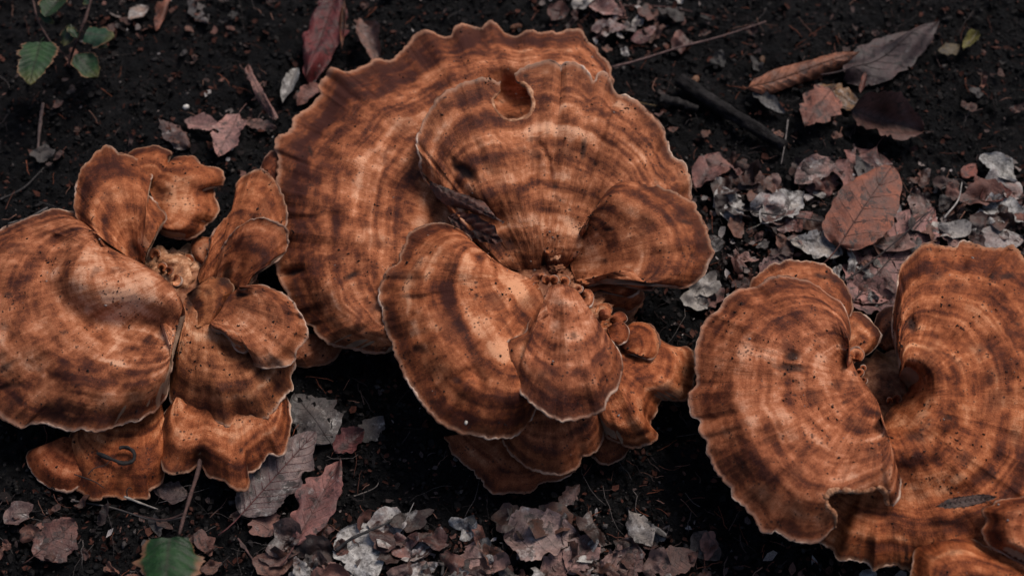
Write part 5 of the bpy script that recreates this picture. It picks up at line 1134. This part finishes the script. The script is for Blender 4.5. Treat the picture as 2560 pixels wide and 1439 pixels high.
pod('seed_husk', 755, 1377, 1.0, 16, 5.0, .12, (0.17, 0.115, 0.10), 'small striped brown husk below the folded pinkish leaf', 'husk', M_BARK)
pod('pale_pebble', 465, 268, 1.0, 4.0, 3.2, .4, (0.5, 0.47, 0.44), 'small white pebble on the dark soil left of the central mushroom', 'pebble')
pod('pale_pebble', 2170, 1437, 1.0, 9, 6, .2, (0.20, 0.20, 0.21), 'smooth grey pebble at the bottom edge under the right mushroom', 'pebble')
pod('pale_pebble', 1738, 200, 1.2, 6.5, 4.5, 1.0, (0.36, 0.30, 0.28), 'pale pinkish stone between the long twig and the thick dark stick', 'pebble', M_FLESH)
pod('pale_pebble', 1905, 150, 1.0, 6, 3.5, 1.4, (0.22, 0.2, 0.19), 'greyish chip of stone above the rolled orange-brown leaf', 'pebble', M_FLESH)
pod('pale_pebble', 1290, 68, .9, 8, 4, .3, (0.3, 0.22, 0.2), 'pinkish chip behind the top rim of the central mushroom', 'pebble', M_FLESH)

# ------------------------------------------------------------------ green plants
def sapling(name, label, stems, leaves, base):
    root = empty(name, on_ground(*base), label, 'seedling')
    for pts, r, z in stems: stick('stem', pts, r, (0.06, 0.032, 0.028), None, z=z, parent=root, n=30, k=7, taper=.6, rough=.15)
    for (b, t, w, zb, zt, col, kw) in leaves:
        put_leaf('leaf', b, t, w, col, None, zb=zb, zt=zt, mat=M_GREEN, parent=root, petiole=.12, holes=kw.pop('holes', 0), vein_col=tuple(c * .45 for c in col), **kw)
    return root
GR = (0.040, 0.075, 0.042)
sapling('green_seedling', 'green seedling with several toothed leaves in the upper left corner',
        [([(60, -60), (82, 0), (95, 50), (130, 110), (170, 145), (175, 170)], 1.5, [5.5, 5.5, 5.2, 5, 4.0, 2]), ([(240, -50), (222, 20), (205, 70), (185, 120), (172, 165)], 2.2, [7.5, 7, 6.2, 4.5, 1])],
        [((102, 105), (74, 215), 112, 6.0, 6.4, (0.0186, 0.0522, 0.0161), dict(shape='heart', serr=1.0, nveins=8, ribs=1.2, wavy=.6, holes=.15)),
         ((112, 45), (158, -20), 84, 6.2, 6.0, (0.0122, 0.0377, 0.0120), dict(shape='beech', serr=.8, ribs=1.3, wavy=.6)),
         ((98, 36), (136, 60), 26, 5.6, 5.2, (0.0215, 0.0580, 0.0184), dict(shape='beech', serr=.6, ribs=1.0)),
         ((178, 62), (160, 118), 56, 5.4, 4.6, (0.0179, 0.0394, 0.0134), dict(shape='beech', serr=.5, ribs=1.0, cup=-.1)),
         ((195, 95), (172, 68), 26, 5.6, 5.6, (0.0179, 0.0551, 0.0167), dict(shape='round', serr=.4)),
         ((215, 82), (285, 92), 84, 6.0, 6.0, (0.0143, 0.0475, 0.0221), dict(shape='heart', serr=.5, ribs=1.2, fold=-.2)),
         ((225, 105), (272, 118), 36, 5.2, 4.4, (0.0107, 0.0348, 0.0114), dict(shape='beech', serr=.5)),
         ((192, 140), (245, 196), 74, 4.4, 3.8, (0.0161, 0.0493, 0.0167), dict(shape='beech', serr=.7, ribs=1.4, nveins=8)),
         ((232, -5), (205, 12), 34, 7.0, 6.6, (0.0125, 0.0435, 0.0201), dict(shape='beech', serr=.4))], (172, 185))
sapling('green_seedling', 'single blurred green leaf on a bent brown stalk in front of the left mushroom',
        [([(500, 1150), (493, 1185), (475, 1240), (462, 1285), (448, 1335)], 2.3, [4.6, 6.0, 8.0, 9.5, 10.5]), ([(463, 1282), (430, 1295), (395, 1298), (340, 1285)], 1.1, [9.4, 8.5, 7.5, 6.5])],
        [((424, 1340), (408, 1510), 136, 10.8, 12.0, (0.0107, 0.0394, 0.0100), dict(shape='heart', serr=.7, ribs=1.6, nveins=7, wavy=.8, cup=-.12))], (500, 1190))

scene.cycles.use_denoising = True
